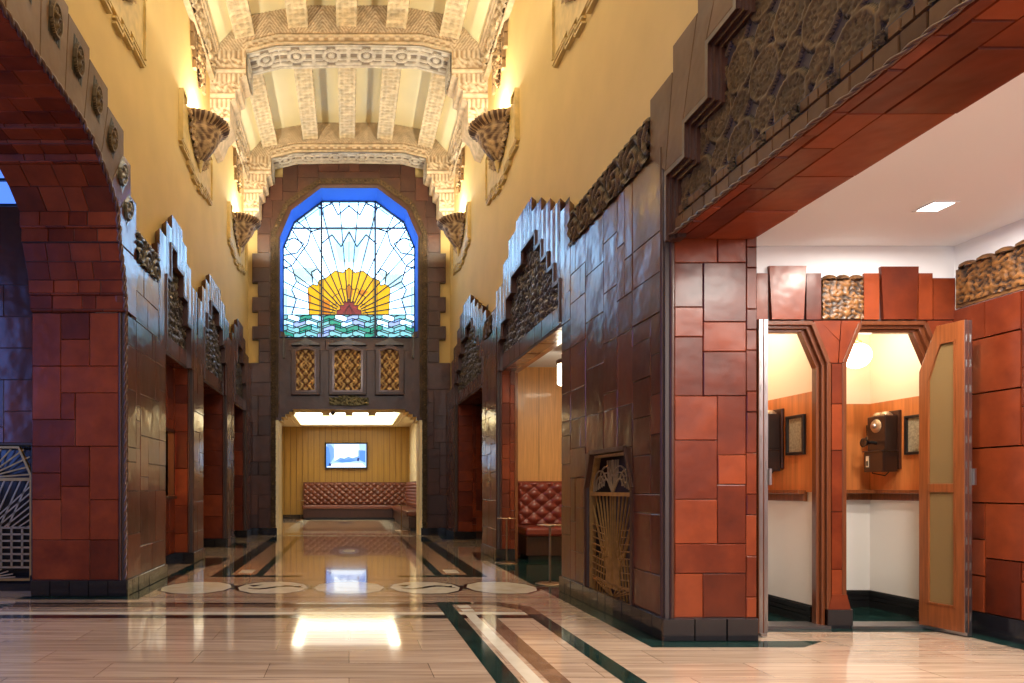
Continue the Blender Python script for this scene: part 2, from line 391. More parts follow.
# cross bands before the row of ovals
rect(-2.9, .76, 5.72, 5.88, 3); rect(-2.9, 1.06, 5.88, 5.95, 6, 2)
rect(-2.9, 1.42, 5.40, 5.50, 2); rect(-2.9, 1.42, 5.24, 5.37, 6)
rect(-1.9, 1.88, 7.40, 7.44, 3); rect(-1.9, 1.88, 6.24, 6.28, 3)
# octagons in a row
def octo(cx, cy, rx, ry): return [(cx+rx*a, cy+ry*b) for a, b in ((1, 0), (.86, .52), (.45, .93), (0, 1), (-.45, .93), (-.86, .52), (-1, 0), (-.86, -.52), (-.45, -.93), (0, -1), (.45, -.93), (.86, -.52))]
for i in range(-2, 3):
    cx = i*.765; cy = 6.86
    inlay(octo(cx, cy, .385, .44), 6, 2); inlay(octo(cx, cy, .35, .405), 2, 3)
    if i < 2: inlay([(cx+.31, cy), (cx+.3825, cy+.14), (cx+.455, cy), (cx+.3825, cy-.14)], 1, 1)
    if i % 2:
        for k in range(9):      # a curling sea beast drawn in dark stone
            a = -.24+.06*k; s0 = .10*math.sin(a*11); s1 = .10*math.sin((a+.06)*11); wd = .045*math.sin((k+1)/10*PI)+.008
            inlay([(cx+a, cy+s0-wd), (cx+a+.06, cy+s1-wd), (cx+a+.06, cy+s1+wd), (cx+a, cy+s0+wd)], 6, 4)
        inlay([(cx+.20, cy+.02), (cx+.29, cy+.14), (cx+.27, cy-.02)], 6, 4); inlay([(cx-.27, cy+.16), (cx-.12, cy+.20), (cx-.2, cy+.05)], 6, 4)
# frames of the far bay
for sx in (-1, 1):
    rect(min(sx*1.36, sx*1.56), max(sx*1.36, sx*1.56), 7.66, 13.9, 1)
    rect(min(sx*.98, sx*1.08), max(sx*.98, sx*1.08), 7.66, 13.9, 1)
    rect(min(sx*1.08, sx*1.36), max(sx*1.08, sx*1.36), 7.86, 13.9, 4)
    rect(min(sx*.55, sx*.98), max(sx*.55, sx*.98), 7.66, 7.80, 1, 1); rect(min(sx*1.08, sx*1.36), max(sx*1.08, sx*1.36), 7.66, 7.86, 1, 1)
    rect(min(sx*1.14, sx*1.30), max(sx*1.14, sx*1.30), 8.0, 8.35, 2, 2)
rect(-1.5, 1.5, 13.9, 14.0, 3); rect(-1.55, 1.55, 14.1, 14.5, 2)
inlay(octo(0, 10.85, .30, .95), 5, 2); inlay(octo(0, 10.85, .17, .5), 6, 3); inlay(octo(0, 10.85, .1, .22), 2, 4)
rect(-.85, .85, 10.78, 10.90, 3, 1)
# frame of the near bay (right side)
rect(.755, .88, -1.0, 5.98, 1, 3); rect(.92, 1.0, -1, 5.5, 2, 3); rect(1.03, 1.14, -1, 5.4, 3, 3)
rect(1.41, 1.53, -1, 5.72, 1, 3); inlay([(1.06, 5.86), (1.10, 5.98), (1.30, 5.98), (1.53, 5.74), (1.53, 5.4), (1.41, 5.4), (1.41, 5.6), (1.2, 5.86)], 3, 4)
rect(.88, 1.06, 5.86, 5.98, 1, 3)
for k in range(2): rect(.92, 1.02, 5.52+.17*k, 5.64+.17*k, 2, 4)
# dark borders along the piers
rect(1.90, 2.06, 4.46, 6.7, 1); inlay([(1.9, 4.28), (2.85, 4.28), (3.1, 4.46), (1.9, 4.46)], 1)
rect(1.90, 4.6, 6.7, 9.9, 1); inlay([(1.78, 9.5), (1.9, 9.35), (2.06, 9.35), (2.06, 10.6), (1.9, 10.6)], 1, 2)
rect(-2.06, -1.90, 6.12, 8.4, 1); rect(-3.0, -2.06, 6.12, 6.3, 1); inlay([(-2.06, 8.4), (-1.9, 8.4), (-1.70, 8.95), (-1.70, 9.75), (-2.06, 9.75)], 1)
inlay([(-2.06, 11.4), (-1.7, 11.4), (-1.85, 12.3), (-2.06, 12.4)], 1); inlay([(2.06, 13.2), (1.8, 13.2), (1.9, 14.5), (2.06, 14.5)], 1)
rect(2.70, 4.31, 4.74, 4.90, 1); rect(2.7, 4.4, 4.90, 5.76, 1); rect(4.16, 4.31, -1, 4.74, 1)
rect(-1.5, 1.2, 15.2, 21.3, 2, 1); rect(-1.2, .9, 15.8, 20.8, 4, 2); inlay(octo(-.1, 19.6, .25, .5), 5, 3)
rect(-3, -2.9, -5, 5.9, 1)
o = struct(fl, 'floor', FM)
# ---- long yellow walls
LW = [(14.6, 2.9), (6.62, 2.9), (6.50, 3.45), (5.9, 3.9), (.5, 3.9), (-.1, 3.45), (-.2, 0), (-4, 0), (-4, 8.6), (14.6, 8.6)]
struct(MB().prism(Fr((-WY, 0, 0), (0, 1, 0), (0, 0, 1), (1, 0, 0)), LW, 0, -.30), 'wall_left', 'plaster_yellow')
RW = [(14.6, 2.9), (4.56, 2.9), (4.56, 3.40), (4.30, 3.62), (3.95, 3.72), (3.70, 3.95), (3.5, 4.0), (-1.1, 4.0), (-1.1, 0), (-4, 0), (-4, 8.6), (14.6, 8.6)]
struct(MB().prism(Fr((WY, 0, 0), (0, 1, 0), (0, 0, 1), (-1, 0, 0)), RW, 0, -.30), 'wall_right', 'plaster_yellow')
# ---- far wall: yellow plaster behind, in two halves round the window and the opening
WINH = [(0, 4.19), (1.36, 4.19), (1.38, 4.32), (1.475, 4.34), (1.475, 6.33), (1.23, 6.90), (.60, 7.37), (0, 7.37)]
def half_wall(fr, s, n0, n1, win=WINH, door=True, top=9.0, outer=2.5):
    mb = MB()
    pts = [(s*x, z) for x, z in ([(0, win[0][1])]+win[1:-1]+[(0, win[-1][1])])]
    body = [(0, 2.68), (1.20, 2.68), (1.20, 2.63), (1.28, 2.63), (1.28, 2.58), (1.36, 2.58), (1.36, 2.52), (1.44, 2.52), (1.44, 2.44), (1.52, 2.44), (1.52, 0), (outer, 0), (outer, top), (0, top)]
    poly = [(s*x, z) for x, z in body]+pts[::-1]
    return mb.prism(fr, poly, n0, n1)
fw = MB()
for s_ in (-1, 1):
    h_ = half_wall(front(14.62), s_, -.58, 0); fw.add(h_.v, h_.f, 0)
struct(fw, 'wall_far', 'plaster_yellow')
# ---- entrance wall behind the camera, glazed opening left for daylight
bw = MB(); bw.box(-6.2, -1.9, -4.1, -4, 0, 8.6); bw.box(1.9, 6.2, -4.1, -4, 0, 8.6); bw.box(-1.9, 1.9, -4.1, -4, 5.2, 8.6)
struct(bw, 'wall_entrance', 'plaster_yellow')
# ---- ceiling vault
CP = [(-2.46, 7.75), (-WY, 7.75), (-1.62, 8.34), (-.75, 8.5), (.75, 8.5), (1.62, 8.34), (WY, 7.75), (2.46, 7.75), (2.46, 8.9), (-2.46, 8.9)]
struct(MB().prism(Fr((0, -4, 0), (1, 0, 0), (0, 0, 1), (0, 1, 0)), CP, 0, 18.62), 'ceiling', 'plaster_cream')
# ---- rooms off the hall
struct(MB().box(2.7, 4.34, -1.0, 4.88, 2.73, 2.85), 'ceiling_alcove', 'plaster_white')
aw = MB(); aw.box(4.33, 4.40, -1, 4.96, 0, 2.80, 0); struct(aw, 'wall_alcove_right', 'plaster_white')
vw = MB(); vw.box(-6.2, -6.1, -4, 6.8, 0, 1.2); vw.box(-6.2, -6.1, -4, 1.0, 1.2, 6.5); vw.box(-6.2, -6.1, 5.4, 6.8, 1.2, 6.5); vw.box(-6.2, -6.1, 1.0, 5.4, 4.4, 6.5)
struct(vw, 'wall_vestibule_left', 'plaster_yellow')
struct(MB().box(-6.2, -2.46, -4, 6.9, 6.5, 6.6), 'ceiling_vestibule', 'plaster_cream')
# lounge beyond
struct(MB().box(-3.2, 2.4, 22.3, 22.4, 0, 3.2), 'wall_lounge_back', 'wood_ochre')
lb = MB()
for k in range(22):
    x = -2.1+k*.19; lb.box(x, x+.008, 22.285, 22.3, .12, 3.0)
struct(lb, 'trim_1', 'wood_dark')
struct(MB().box(-2.25, -2.15, 15.2, 22.3, 0, 3.2), 'wall_lounge_left', 'wood_ochre')
lr = MB(); lr.box(1.98, 2.08, 15.2, 22.3, 0, 3.2)
for yy in (16.2, 17.6, 19.0, 20.4): lr.box(1.965, 1.98, yy, yy+1.1, 1.5, 2.7)
struct(lr, 'wall_lounge_right', 'cream_paint')
lc = MB()
lc.box(-2.2, 2.05, 15.2, 17.2, 3.0, 3.1); lc.box(-2.2, 2.05, 21.4, 22.3, 3.0, 3.1); lc.box(-2.2, -1.55, 17.2, 21.4, 3.0, 3.1); lc.box(1.4, 2.05, 17.2, 21.4, 3.0, 3.1)
for k in range(3): lc.ringprism(SOFF(3.0), [(-1.55-.1*k, 17.2-.1*k), (1.4+.1*k, 17.2-.1*k), (1.4+.1*k, 21.4+.1*k), (-1.55-.1*k, 21.4+.1*k)], [(-1.50-.1*k, 17.25-.1*k), (1.35+.1*k, 17.25-.1*k), (1.35+.1*k, 21.35+.1*k), (-1.50-.1*k, 21.35+.1*k)], 0, .03)
lco = struct(lc, 'ceiling_lounge', 'cream_paint')
struct(MB().box(-2.2, 2.05, 22.2, 22.3, .0, .13), 'baseboard_lounge', 'base_tile')

# ============================================================ TILED PIERS
def rope(mb, path, r=.022, turns=60, mi=0):
    """twisted moulding: two strands winding about the path"""
    P = [Vector(p) for p in path]; L = [0]
    for a, b in zip(P, P[1:]): L.append(L[-1]+(b-a).length)
    n = max(8, int(L[-1]/.012))
    for st in range(2):
        pts = []
        for i in range(n+1):
            d = L[-1]*i/n; k = 0
            while k < len(L)-2 and L[k+1] < d: k += 1
            q = P[k].lerp(P[k+1], (d-L[k])/(L[k+1]-L[k])); t = (P[k+1]-P[k]).normalized()
            a = t.cross(Vector((1, 0, 0)));
            if a.length < .1: a = t.cross(Vector((0, 0, 1)))
            a.normalize(); c = t.cross(a); an = d/.09*2*PI/2+st*PI
            pts.append(q+(a*math.cos(an)+c*math.sin(an))*r*.5)
        mb.tube(pts, r*.62, 6, mi)
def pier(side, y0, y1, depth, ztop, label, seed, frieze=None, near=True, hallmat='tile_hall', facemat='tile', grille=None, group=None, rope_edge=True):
    s_ = 1 if side == 'R' else -1; fr = WR if s_ > 0 else WL; X = 2.06*s_
    t = thing('tiled_pier', (X+s_*depth/2, (y0+y1)/2, 0), label, 'pillar', group)
    core = MB()
    ins = .012
    if grille is None:
        core.fbox(fr, y0+ins, y1, .0, min(ztop, 2.88), -depth, -ins)
        if ztop > 2.88: core.fbox(fr, y0+ins, y1, 2.88, ztop, -.095, -ins)
    else:
        g0, g1 = grille
        core.fbox(fr, y0+ins, g0, 0, 2.88, -depth, -ins); core.fbox(fr, g1, y1, 0, 2.88, -depth, -ins); core.fbox(fr, y0+ins, y1, 2.88, ztop, -.095, -ins)
        core.fbox(fr, g0, g1, 1.30, 2.88, -depth, -ins); core.fbox(fr, g0, g1, 0, 1.30, -depth, -.22)
    core.build('core', 'grout_dark', t)
    tl = MB(); zt = ztop if not frieze else frieze[0]
    if grille is None: tl.tiles(fr, y0+.07, y1, .15, zt, seed, n=-ins)
    else:
        g0, g1 = grille
        tl.tiles(fr, y0+.07, g0-.02, .15, zt, seed, n=-ins); tl.tiles(fr, g1+.02, y1, .15, zt, seed+1, n=-ins)
        tl.tiles(fr, g0-.02, g1+.02, 1.30, 1.62, seed+5, n=-ins, sizes=[(1, 3), (2, 3)]); tl.tiles(fr, g0-.02, g1+.02, 1.62, zt, seed+2, n=-ins)
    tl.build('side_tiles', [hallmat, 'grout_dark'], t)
    if near:
        ft = MB(); f2 = front(y0+ins)
        a, b = (X+s_*.07, X+s_*(depth)); a, b = min(a, b), max(a, b)
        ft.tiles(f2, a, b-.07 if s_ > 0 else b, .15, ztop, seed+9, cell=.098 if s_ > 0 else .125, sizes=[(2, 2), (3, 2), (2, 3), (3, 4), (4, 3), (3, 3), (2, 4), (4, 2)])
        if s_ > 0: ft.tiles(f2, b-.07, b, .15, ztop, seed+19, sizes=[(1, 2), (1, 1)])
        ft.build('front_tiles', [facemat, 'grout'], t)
        cm = MB()
        for k, (dx, dy) in enumerate(((.055, .012), (.03, .03), (.012, .055))):
            cm.tube([(X+s_*dx, y0+dy, .15), (X+s_*dx, y0+dy, ztop)], .016, 8)
        cm.build('corner_moulding', 'tile_dark', t)
        if rope_edge:
            rm = MB(); rope(rm, [(X+s_*.004, y0+.006, .16), (X+s_*.004, y0+.006, min(ztop, 2.6))], .02); rm.build('rope_moulding', 'rope_bronze', t)
    pl = MB(); rn = random.Random(seed)
    k = max(2, int((y1-y0)/.16))
    for i in range(k): pl.tile(fr, y0-.02+(y1-y0+.02)*i/k, y0-.02+(y1-y0+.02)*(i+1)/k, 0, .15, rn, 0, .0, .016, .002)
    pl.fbox(fr, y0-.015, y1, 0, .146, -.02, .003)
    if near:
        k = max(2, int(depth/.16)); a0 = X-.02*s_; a1 = X+s_*depth
        f2 = front(y0)
        for i in range(k):
            p, q = a0+(a1-a0)*i/k, a0+(a1-a0)*(i+1)/k
            pl.tile(f2, min(p, q), max(p, q), 0, .15, rn, 0, .0, .02, .002)
        pl.fbox(f2, min(a0, a1), max(a0, a1), 0, .146, -.02, .004)
    pl.build('plinth', 'base_tile', t)
    if frieze:
        z0, z1, ya, yb = frieze; fm = MB()
        fm.fbox(fr, ya, yb, z0, z1, -.09, -.012)
        fm.relief(fr, ya, yb, z0, z1-.03, .014, lambda U, V: np.clip(leafwave(6.2)(U, V)*.7+scroll(38)(U, V)*.3, 0, 1), .035, n=-.012)
        for i in range(int((yb-ya)/.11)): fm.lathe(fr.p(ya+.055+.11*i, z1-.03, -.03), [(.055, 0), (.05, .02), (.03, .04), (0, .05)], 12)
        fm.build('carved_frieze', 'relief_bronze' if s_ > 0 else 'relief_teal', t)
    return t
R1 = pier('R', 4.46, 6.64, .61, 3.25, 'broad tiled pier with a brass grille, between hall and booth alcove', 11, frieze=(3.25, 3.55, 4.68, 6.38), grille=(5.0, 5.95), rope_edge=False)
pier('R', 9.5, 10.6, .25, 3.25, 'right tiled pier beside the niche bench, plain without a grille', 31, frieze=(3.25, 3.52, 9.9, 10.4), rope_edge=False)
pier('R', 13.3, 14.4, .42, 3.0, 'farthest tiled pier on the right, next to the sunburst window wall', 41, rope_edge=False)
L1 = pier('L', 6.3, 7.7, .87, 2.62, 'broad red tiled pier with rope edge carrying the left arch', 51, frieze=None)
u_ = MB(); u_.tiles(WL, 6.62, 7.40, 2.62, 3.22, 55, n=-.012); u_.fbox(WL, 6.5, 7.7, 2.62, 3.22, -.09, -.012, 1)
u_.build('upper_tiles', ['tile_hall', 'grout_dark'], L1)
fm = MB(); fm.fbox(WL, 6.62, 7.37, 3.22, 3.50, -.09, -.012); fm.relief(WL, 6.62, 7.37, 3.22, 3.48, .014, leafwave(7), .045, n=-.012)
for i in range(7): fm.lathe(WL.p(6.68+.1*i, 3.48, -.03), [(.05, 0), (.045, .02), (.03, .035), (0, .045)], 12)
fm.build('carved_frieze', 'relief_teal', L1)
pier('L', 9.0, 9.7, .25, 3.1, 'narrow left tiled pier between the hatch recess and the first dark doorway', 61, rope_edge=False)
pier('L', 11.5, 12.3, .42, 3.1, 'third left tiled pier from the camera, between two dark doorways', 71, rope_edge=False)
pier('L', 13.7, 14.4, .42, 3.1, 'farthest tiled pier on the left, against the end wall', 81, rope_edge=False)

# ============================================================ STEPPED CRESTS over side openings
def crest(side, y0, y1, outer, inner, zl, label, seed, fullpanel=True, depth=.5):
    """outer / inner: lists of (ya, yb, z) boards and recess steps"""
    s_ = 1 if side == 'R' else -1; fr = WR if s_ > 0 else WL; X = 2.06*s_
    t = thing('stepped_crest', (X, (y0+y1)/2, zl), label, 'wall crest')
    ya, yb = inner[0][0], inner[-1][1]
    def zin(y):
        for a, b, z in inner:
            if a <= y <= b: return z
        return None
    cuts = sorted({v for a, b, z in outer for v in (a, b)} | {v for a, b, z in inner for v in (a, b)})
    boards = []
    for a, b, z in outer:
        n = max(1, round((b-a)/.19))
        for k in range(n):
            p, q = a+(b-a)*k/n, a+(b-a)*(k+1)/n
            mid = (p+q)/2; zi = zin(mid)
            z0 = zi if zi is not None else zl
            boards.append((p, q, z0, z))
    for i, (p, q, z0, z1) in enumerate(boards):
        g = .004; m_ = (p+q)/2; mb = MB()
        bk = p+min(.11, (q-p)*.7)
        P = [fr.p(bk, z0, -.09), fr.p(q-g, z0, -.09), fr.p(q-g, z1, -.09), fr.p(bk, z1, -.09),
             fr.p(p+g, z0, -.008), fr.p(m_, z0, -.003), fr.p(q-g, z0, -.008), fr.p(q-g, z1, -.008), fr.p(m_, z1-.015, -.003), fr.p(p+g, z1, -.008)]
        F = [(4, 5, 8, 9), (5, 6, 7, 8), (0, 1, 6, 5, 4), (2, 3, 9, 8, 7), (1, 2, 7, 6), (3, 0, 4, 9)]
        if s_ > 0: F = [f[::-1] for f in F]
        mb.add(P, F, 0, random.Random(seed+i).random()).build('crest_board', 'tile_hall', t)
    # recessed carved panel
    pb = MB(); pb.fbox(fr, ya, yb, zl, max(z for _, _, z in inner), -.10, -.095, 1)
    def mk(a, b): z = zin(a); return z is not None and b < z
    pb.relief(fr, ya, yb, zl+.22, max(z for _, _, z in inner), .016, scroll(30), .05, n=-.095, mask=mk)
    pb.build('carved_panel', ['relief_teal', 'grout_dark'], t)
    # stepped inner edge mouldings
    em = MB()
    for k, (a, b, z) in enumerate(inner):
        em.fbox(fr, a, b, z-.035, z+.004, -.09, .012)
        if k: 
            zp = inner[k-1][2]; em.fbox(fr, a-.018, a+.018, min(z, zp)-.035, max(z, zp), -.09, .012)
    em.fbox(fr, ya-.02, ya+.02, zl, inner[0][2], -.09, .010); em.fbox(fr, yb-.02, yb+.02, zl, inner[-1][2], -.09, .010)
    em.build('step_moulding', 'tile_dark', t)
    lt = MB(); lt.tiles(fr, ya, yb, zl+.02, zl+.22, seed, n=-.06); lt.fbox(fr, ya, yb, zl, zl+.22, -depth, -.062, 1)
    lt.tiles(Fr((0, 0, zl), (1, 0, 0), (0, 1, 0), (0, 0, -1)), min(X+s_*.06, X+s_*depth), max(X+s_*.06, X+s_*depth), ya, yb, seed+3, h=.006)
    lt.build('lintel', ['tile_hall', 'grout_dark'], t)
    return t
def shift(lst, d): return [(a+d, b+d, z) for a, b, z in lst]
oR = [(6.40, 6.68, 3.70), (6.68, 7.01, 3.84), (7.01, 7.34, 3.98), (7.34, 7.73, 4.13), (7.73, 8.46, 4.30), (8.46, 8.85, 4.20), (8.85, 9.17, 4.0), (9.17, 9.60, 3.76), (9.60, 9.90, 3.55)]
iR = [(6.68, 6.86, 3.05), (6.86, 7.08, 3.26), (7.08, 7.3, 3.45), (7.3, 7.55, 3.66), (7.55, 8.15, 3.85), (8.15, 8.65, 3.70), (8.65, 8.95, 3.50), (8.95, 9.22, 3.25), (9.22, 9.42, 3.05)]
crest('R', 6.64, 9.5, oR, iR, 2.62, 'tall stepped tile crest with saw-tooth top over the lit bench niche', 101, depth=.24)
crest('R', 10.5, 13.4, shift(oR, 3.9), shift(iR, 3.9), 2.62, 'far right stepped tile crest over a dark doorway, nearest the window wall', 111)
oL1 = [(7.37, 7.46, 3.66), (7.46, 7.73, 3.84), (7.73, 7.98, 4.03), (7.98, 8.48, 4.20), (8.48, 8.70, 4.07), (8.70, 8.94, 3.86), (8.94, 9.30, 3.66)]
iL1 = [(7.72, 7.9, 3.42), (7.9, 8.16, 3.84), (8.16, 8.48, 3.66), (8.48, 8.7, 3.4), (8.7, 8.9, 3.1)]
crest('L', 7.7, 9.0, oL1, iL1, 2.56, 'nearest stepped tile crest on the left, above the hatch recess', 121, depth=.34)
oL2 = [(9.36, 9.62, 3.62), (9.62, 9.85, 3.86), (9.85, 10.12, 4.02), (10.12, 11.0, 4.18), (11.0, 11.4, 4.04), (11.4, 11.8, 3.85), (11.8, 12.1, 3.6)]
iL2 = [(9.75, 9.95, 3.3), (9.95, 10.2, 3.55), (10.2, 10.8, 3.8), (10.8, 11.1, 3.6), (11.1, 11.3, 3.35), (11.3, 11.46, 3.1)]
crest('L', 9.7, 11.5, oL2, iL2, 2.56, 'middle stepped tile crest of the three on the left wall', 131)
oL3 = [(12.1, 12.35, 3.77), (12.35, 12.68, 3.98), (12.68, 13.35, 4.15), (13.35, 13.66, 3.95), (13.66, 14.1, 3.7), (14.1, 14.5, 3.5)]
iL3 = [(12.36, 12.6, 3.3), (12.6, 13.2, 3.7), (13.2, 13.45, 3.45), (13.45, 13.66, 3.1)]
crest('L', 12.3, 13.7, oL3, iL3, 2.56, 'farthest stepped tile crest on the left, beside the end wall', 141)

# ---- recess behind the left hatch, corridors behind the doorways
hw = MB(); F_ = Fr((-2.30, 0, 0), (0, 1, 0), (0, 0, 1), (1, 0, 0))
hw.tiles(F_, 7.7, 9.0, .15, .88, 151); hw.tiles(F_, 7.7, 7.78, .88, 2.56, 152); hw.tiles(F_, 8.92, 9.0, .88, 2.56, 153); hw.tiles(F_, 7.78, 8.92, 1.75, 2.56, 154)
hw.fbox(F_, 7.7, 9.0, .0, .15, 0, .02, 2); hw.fbox(F_, 7.7, 9.0, 0, .88, -.1, -.001, 1); hw.fbox(F_, 7.7, 9.0, 1.75, 2.56, -.1, -.001, 1)
struct(hw, 'wall_hatch_recess', ['tile', 'grout_dark', 'base_tile'])
hs = MB(); hs.fbox(F_, 7.76, 8.94, .86, .90, -.1, .05); hs.fbox(F_, 7.76, 7.80, .9, 1.75, -.06, .02); hs.fbox(F_, 8.90, 8.94, .9, 1.75, -.06, .02); hs.fbox(F_, 7.76, 8.94, 1.72, 1.76, -.06, .02)
struct(hs, 'trim_2', 'wood_dark')
hb = MB(); hb.box(-4.0, -3.9, 7.6, 9.6, 0, 3); hb.box(-3.95, -2.32, 9.55, 9.6, 0, 2.6); hb.box(-3.95, -2.5, 7.72, 7.78, 0, 3); hb.box(-4, -2.4, 7.6, 9.6, 2.6, 2.7)
struct(hb, 'wall_hatch_room', 'cream_paint')
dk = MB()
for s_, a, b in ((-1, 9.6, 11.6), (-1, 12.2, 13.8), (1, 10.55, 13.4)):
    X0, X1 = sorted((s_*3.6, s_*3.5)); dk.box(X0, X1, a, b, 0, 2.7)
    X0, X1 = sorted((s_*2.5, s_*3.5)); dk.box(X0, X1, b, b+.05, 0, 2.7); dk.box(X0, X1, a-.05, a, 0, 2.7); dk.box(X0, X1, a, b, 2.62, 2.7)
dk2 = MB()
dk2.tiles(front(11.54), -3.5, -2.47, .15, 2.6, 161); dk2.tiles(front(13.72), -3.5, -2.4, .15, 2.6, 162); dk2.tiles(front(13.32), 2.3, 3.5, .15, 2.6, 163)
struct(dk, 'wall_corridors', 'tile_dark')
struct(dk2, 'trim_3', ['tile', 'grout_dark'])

# ============================================================ LEFT ARCH
INT = [(6.30, 2.62), (6.27, 2.64), (6.27, 2.77), (6.24, 2.78), (6.24, 2.90), (6.12, 3.20), (6.10, 3.20), (6.10, 3.32), (6.07, 3.33), (6.07, 3.46), (5.88, 3.60), (5.68, 3.70), (5.63, 3.70), (5.60, 3.745), (5.48, 3.765), (5.46, 3.79), (5.30, 3.80), (5.28, 3.825), (4.95, 3.835), (4.0, 3.84), (2.4, 3.84)]
INTF = INT+[(6.4-a, b) for a, b in INT[::-1]]
arch = thing('tiled_archway', (-2.5, 3.2, 0), 'great glazed tile archway at near left with rope edge and mask blocks', 'archway')
sf = MB(); rn = random.Random(7)
for (a, za), (b, zb) in zip(INT, INT[1:]):
    d = Vector((0, b-a, zb-za)); L = d.length; d.normalize(); n_ = Vector((1, 0, 0)).cross(d); 
    if n_.z > 0: n_ = -n_
    fr = Fr((-2.93, a, za), (1, 0, 0), d, n_)
    small = L < .2
    rows = max(1, round(L/.17)); 
    for rr in range(rows):
        cols = 4; x = 0; cuts = [0]+sorted(min(.83, max(.04, .87*k/cols+rn.uniform(-.05, .05))) for k in range(1, cols))+[.87]
        if L > .03:
            for c0, c1 in zip(cuts, cuts[1:]): sf.tile(fr, c0, c1, L*rr/rows, L*(rr+1)/rows, rn, 0, 0, .008)
    sf.add([fr.p(0, 0), fr.p(.87, 0), fr.p(.87, L), fr.p(0, L)], [(0, 1, 2, 3)], 1)
sf.build('soffit_tiles', ['tile', 'grout_dark'], arch)
mass = MB()
back = [(6.62, 2.62), (6.62, 3.6), (6.0, 4.1), (.4, 4.1), (-.22, 3.6), (-.22, 2.62)]
mass.prism(Fr((-2.09, 0, 0), (0, 1, 0), (0, 0, 1), (1, 0, 0)), [(a+.0, b+.004) for a, b in INTF]+back[::-1], 0, -.06)
mass.prism(Fr((-2.46, 0, 0), (0, 1, 0), (0, 0, 1), (1, 0, 0)), [(a+.0, b+.004) for a, b in INTF]+back[::-1], 0, -.47)
mass.build('arch_core', 'tile_dark', arch)
rp = MB(); rope(rp, [(-2.05, a-.006, z) for a, z in INT], .022); rp.build('rope_moulding', 'rope_bronze', arch)
blk = [(6.24, 2.90, 6.12, 3.2, 6.62, 6.62, 3.22, 2.64), (6.12, 3.2, 6.07, 3.46, 6.62, 6.45, 3.76, 3.22), (6.07, 3.46, 5.88, 3.6, 6.45, 6.25, 4.05, 3.76), (5.88, 3.6, 5.66, 3.71, 6.25, 5.84, 4.27, 4.05),
       (5.66, 3.71, 5.30, 3.82, 5.84, 5.43, 4.42, 4.27), (5.30, 3.82, 4.95, 3.84, 5.43, 5.02, 4.50, 4.42), (4.95, 3.84, 4.55, 3.845, 5.02, 4.58, 4.54, 4.50), (4.55, 3.845, 4.1, 3.845, 4.58, 4.12, 4.56, 4.54), (4.1, 3.845, 2.3, 3.845, 4.12, 2.3, 4.58, 4.56)]
for i, (ay, az, by, bz, oa, ob, z1, z0) in enumerate(blk):
    poly = [(ay, az+.005), (by, bz+.005), (ob, z1), (oa, z1), (oa, z0)]
    if i == 0: poly = [(6.27, 2.64), (6.24, 2.9), (6.12, 3.2), (6.62, 3.22), (6.62, 2.64)]
    cx = sum(p[0] for p in poly)/len(poly); cz = sum(p[1] for p in poly)/len(poly)
    poly = [(cx+(a-cx)*.985, cz+(b-cz)*.985) for a, b in poly]
    mb = MB(); mb.prism(WL, poly, -.08, 0, 0, rn.random()); ab = mb.build('arch_block', ['tile_tan' if i > 2 else 'tile_hall'], arch, bevel=.006)
    if i in (0, 8): continue
    # carved mask medallion on the upper part of the block
    mx, mz = (oa+ob)/2*.62+(ay+by)/2*.38, z1*.62+(az+bz)/2*.38
    di = Vector((0, (oa+ob)/2-(ay+by)/2, z1-(az+bz)/2)).normalized(); cr = Vector((0, -di.z, di.y))
    f3 = Fr((-2.06, mx, mz), cr, di, (1, 0, 0)); md = MB()
    def mask(U, V):
        r = np.hypot(U/.085, V/.13); th = np.arctan2(V, U)
        h = np.where(r < 1, .35+.35*(r > .78)+.3*np.cos(U*60)**2*(r < .7)*(np.abs(V) > .02), .12*np.cos(U*80)**2)
        h += np.where(np.hypot((np.abs(U)-.03)/.018, (V-.03)/.016) < 1, .4, 0)+np.where((np.abs(U) < .012) & (np.abs(V) < .05), .4, 0)
        return np.clip(h, 0, 1.2)
    md.relief(f3, -.1, .1, -.15, .15, .010, mask, .035, n=0); md.build('mask_medallion', 'relief_bronze' if i > 2 else 'relief_teal', ab)

# vestibule wall with grille, window above
vf = front(6.66); vm = MB()
G0, G1 = -4.06, -3.10
vm.tiles(vf, -6.1, G0-.02, .15, 3.75, 171, cell=.15); vm.tiles(vf, G1+.02, -2.9, .15, 3.75, 172, cell=.15); vm.tiles(vf, G0-.02, G1+.02, 1.44, 3.75, 173, cell=.15)
vm.fbox(vf, -6.1, G0, 0, 3.75, -.1, -.001, 1); vm.fbox(vf, G1, -2.94, 0, 3.75, -.1, -.001, 1); vm.fbox(vf, G0, G1, 1.42, 3.75, -.1, -.001, 1); vm.fbox(vf, G0, G1, 0, 1.42, -.24, -.2, 2)
vm.fbox(vf, -6.1, G0, 0, .15, 0, .03, 2); vm.fbox(vf, G1, -2.94, 0, .15, 0, .03, 2); vm.fbox(vf, G0, G1, 0, .07, -.2, .03, 2)
vm.fbox(vf, -6.1, -2.94, 5.6, 6.5, -.1, 0, 1)
struct(vm, 'wall_vestibule_far', ['tile_hall', 'grout_dark', 'base_tile'])
w2 = thing('window_2', (-4.5, 6.7, 3.75), None, None, kind='structure')
g_ = MB(); g_.fbox(vf, -6.0, -2.94, 3.78, 5.6, -.08, -.07); g_.build('glass', 'pane_dusk', w2)
g_ = MB()
for k in range(11): x = -6.0+k*.306; g_.fbox(vf, x-.012, x+.012, 3.76, 5.6, -.07, -.04)
for k in range(8): z = 3.78+k*.25; g_.fbox(vf, -6.0, -2.94, z-.012, z+.012, -.07, -.04)
g_.build('window_frame', 'lead', w2)
w3 = thing('window_3', (-6.15, 3.2, 1.2), None, None, kind='structure')
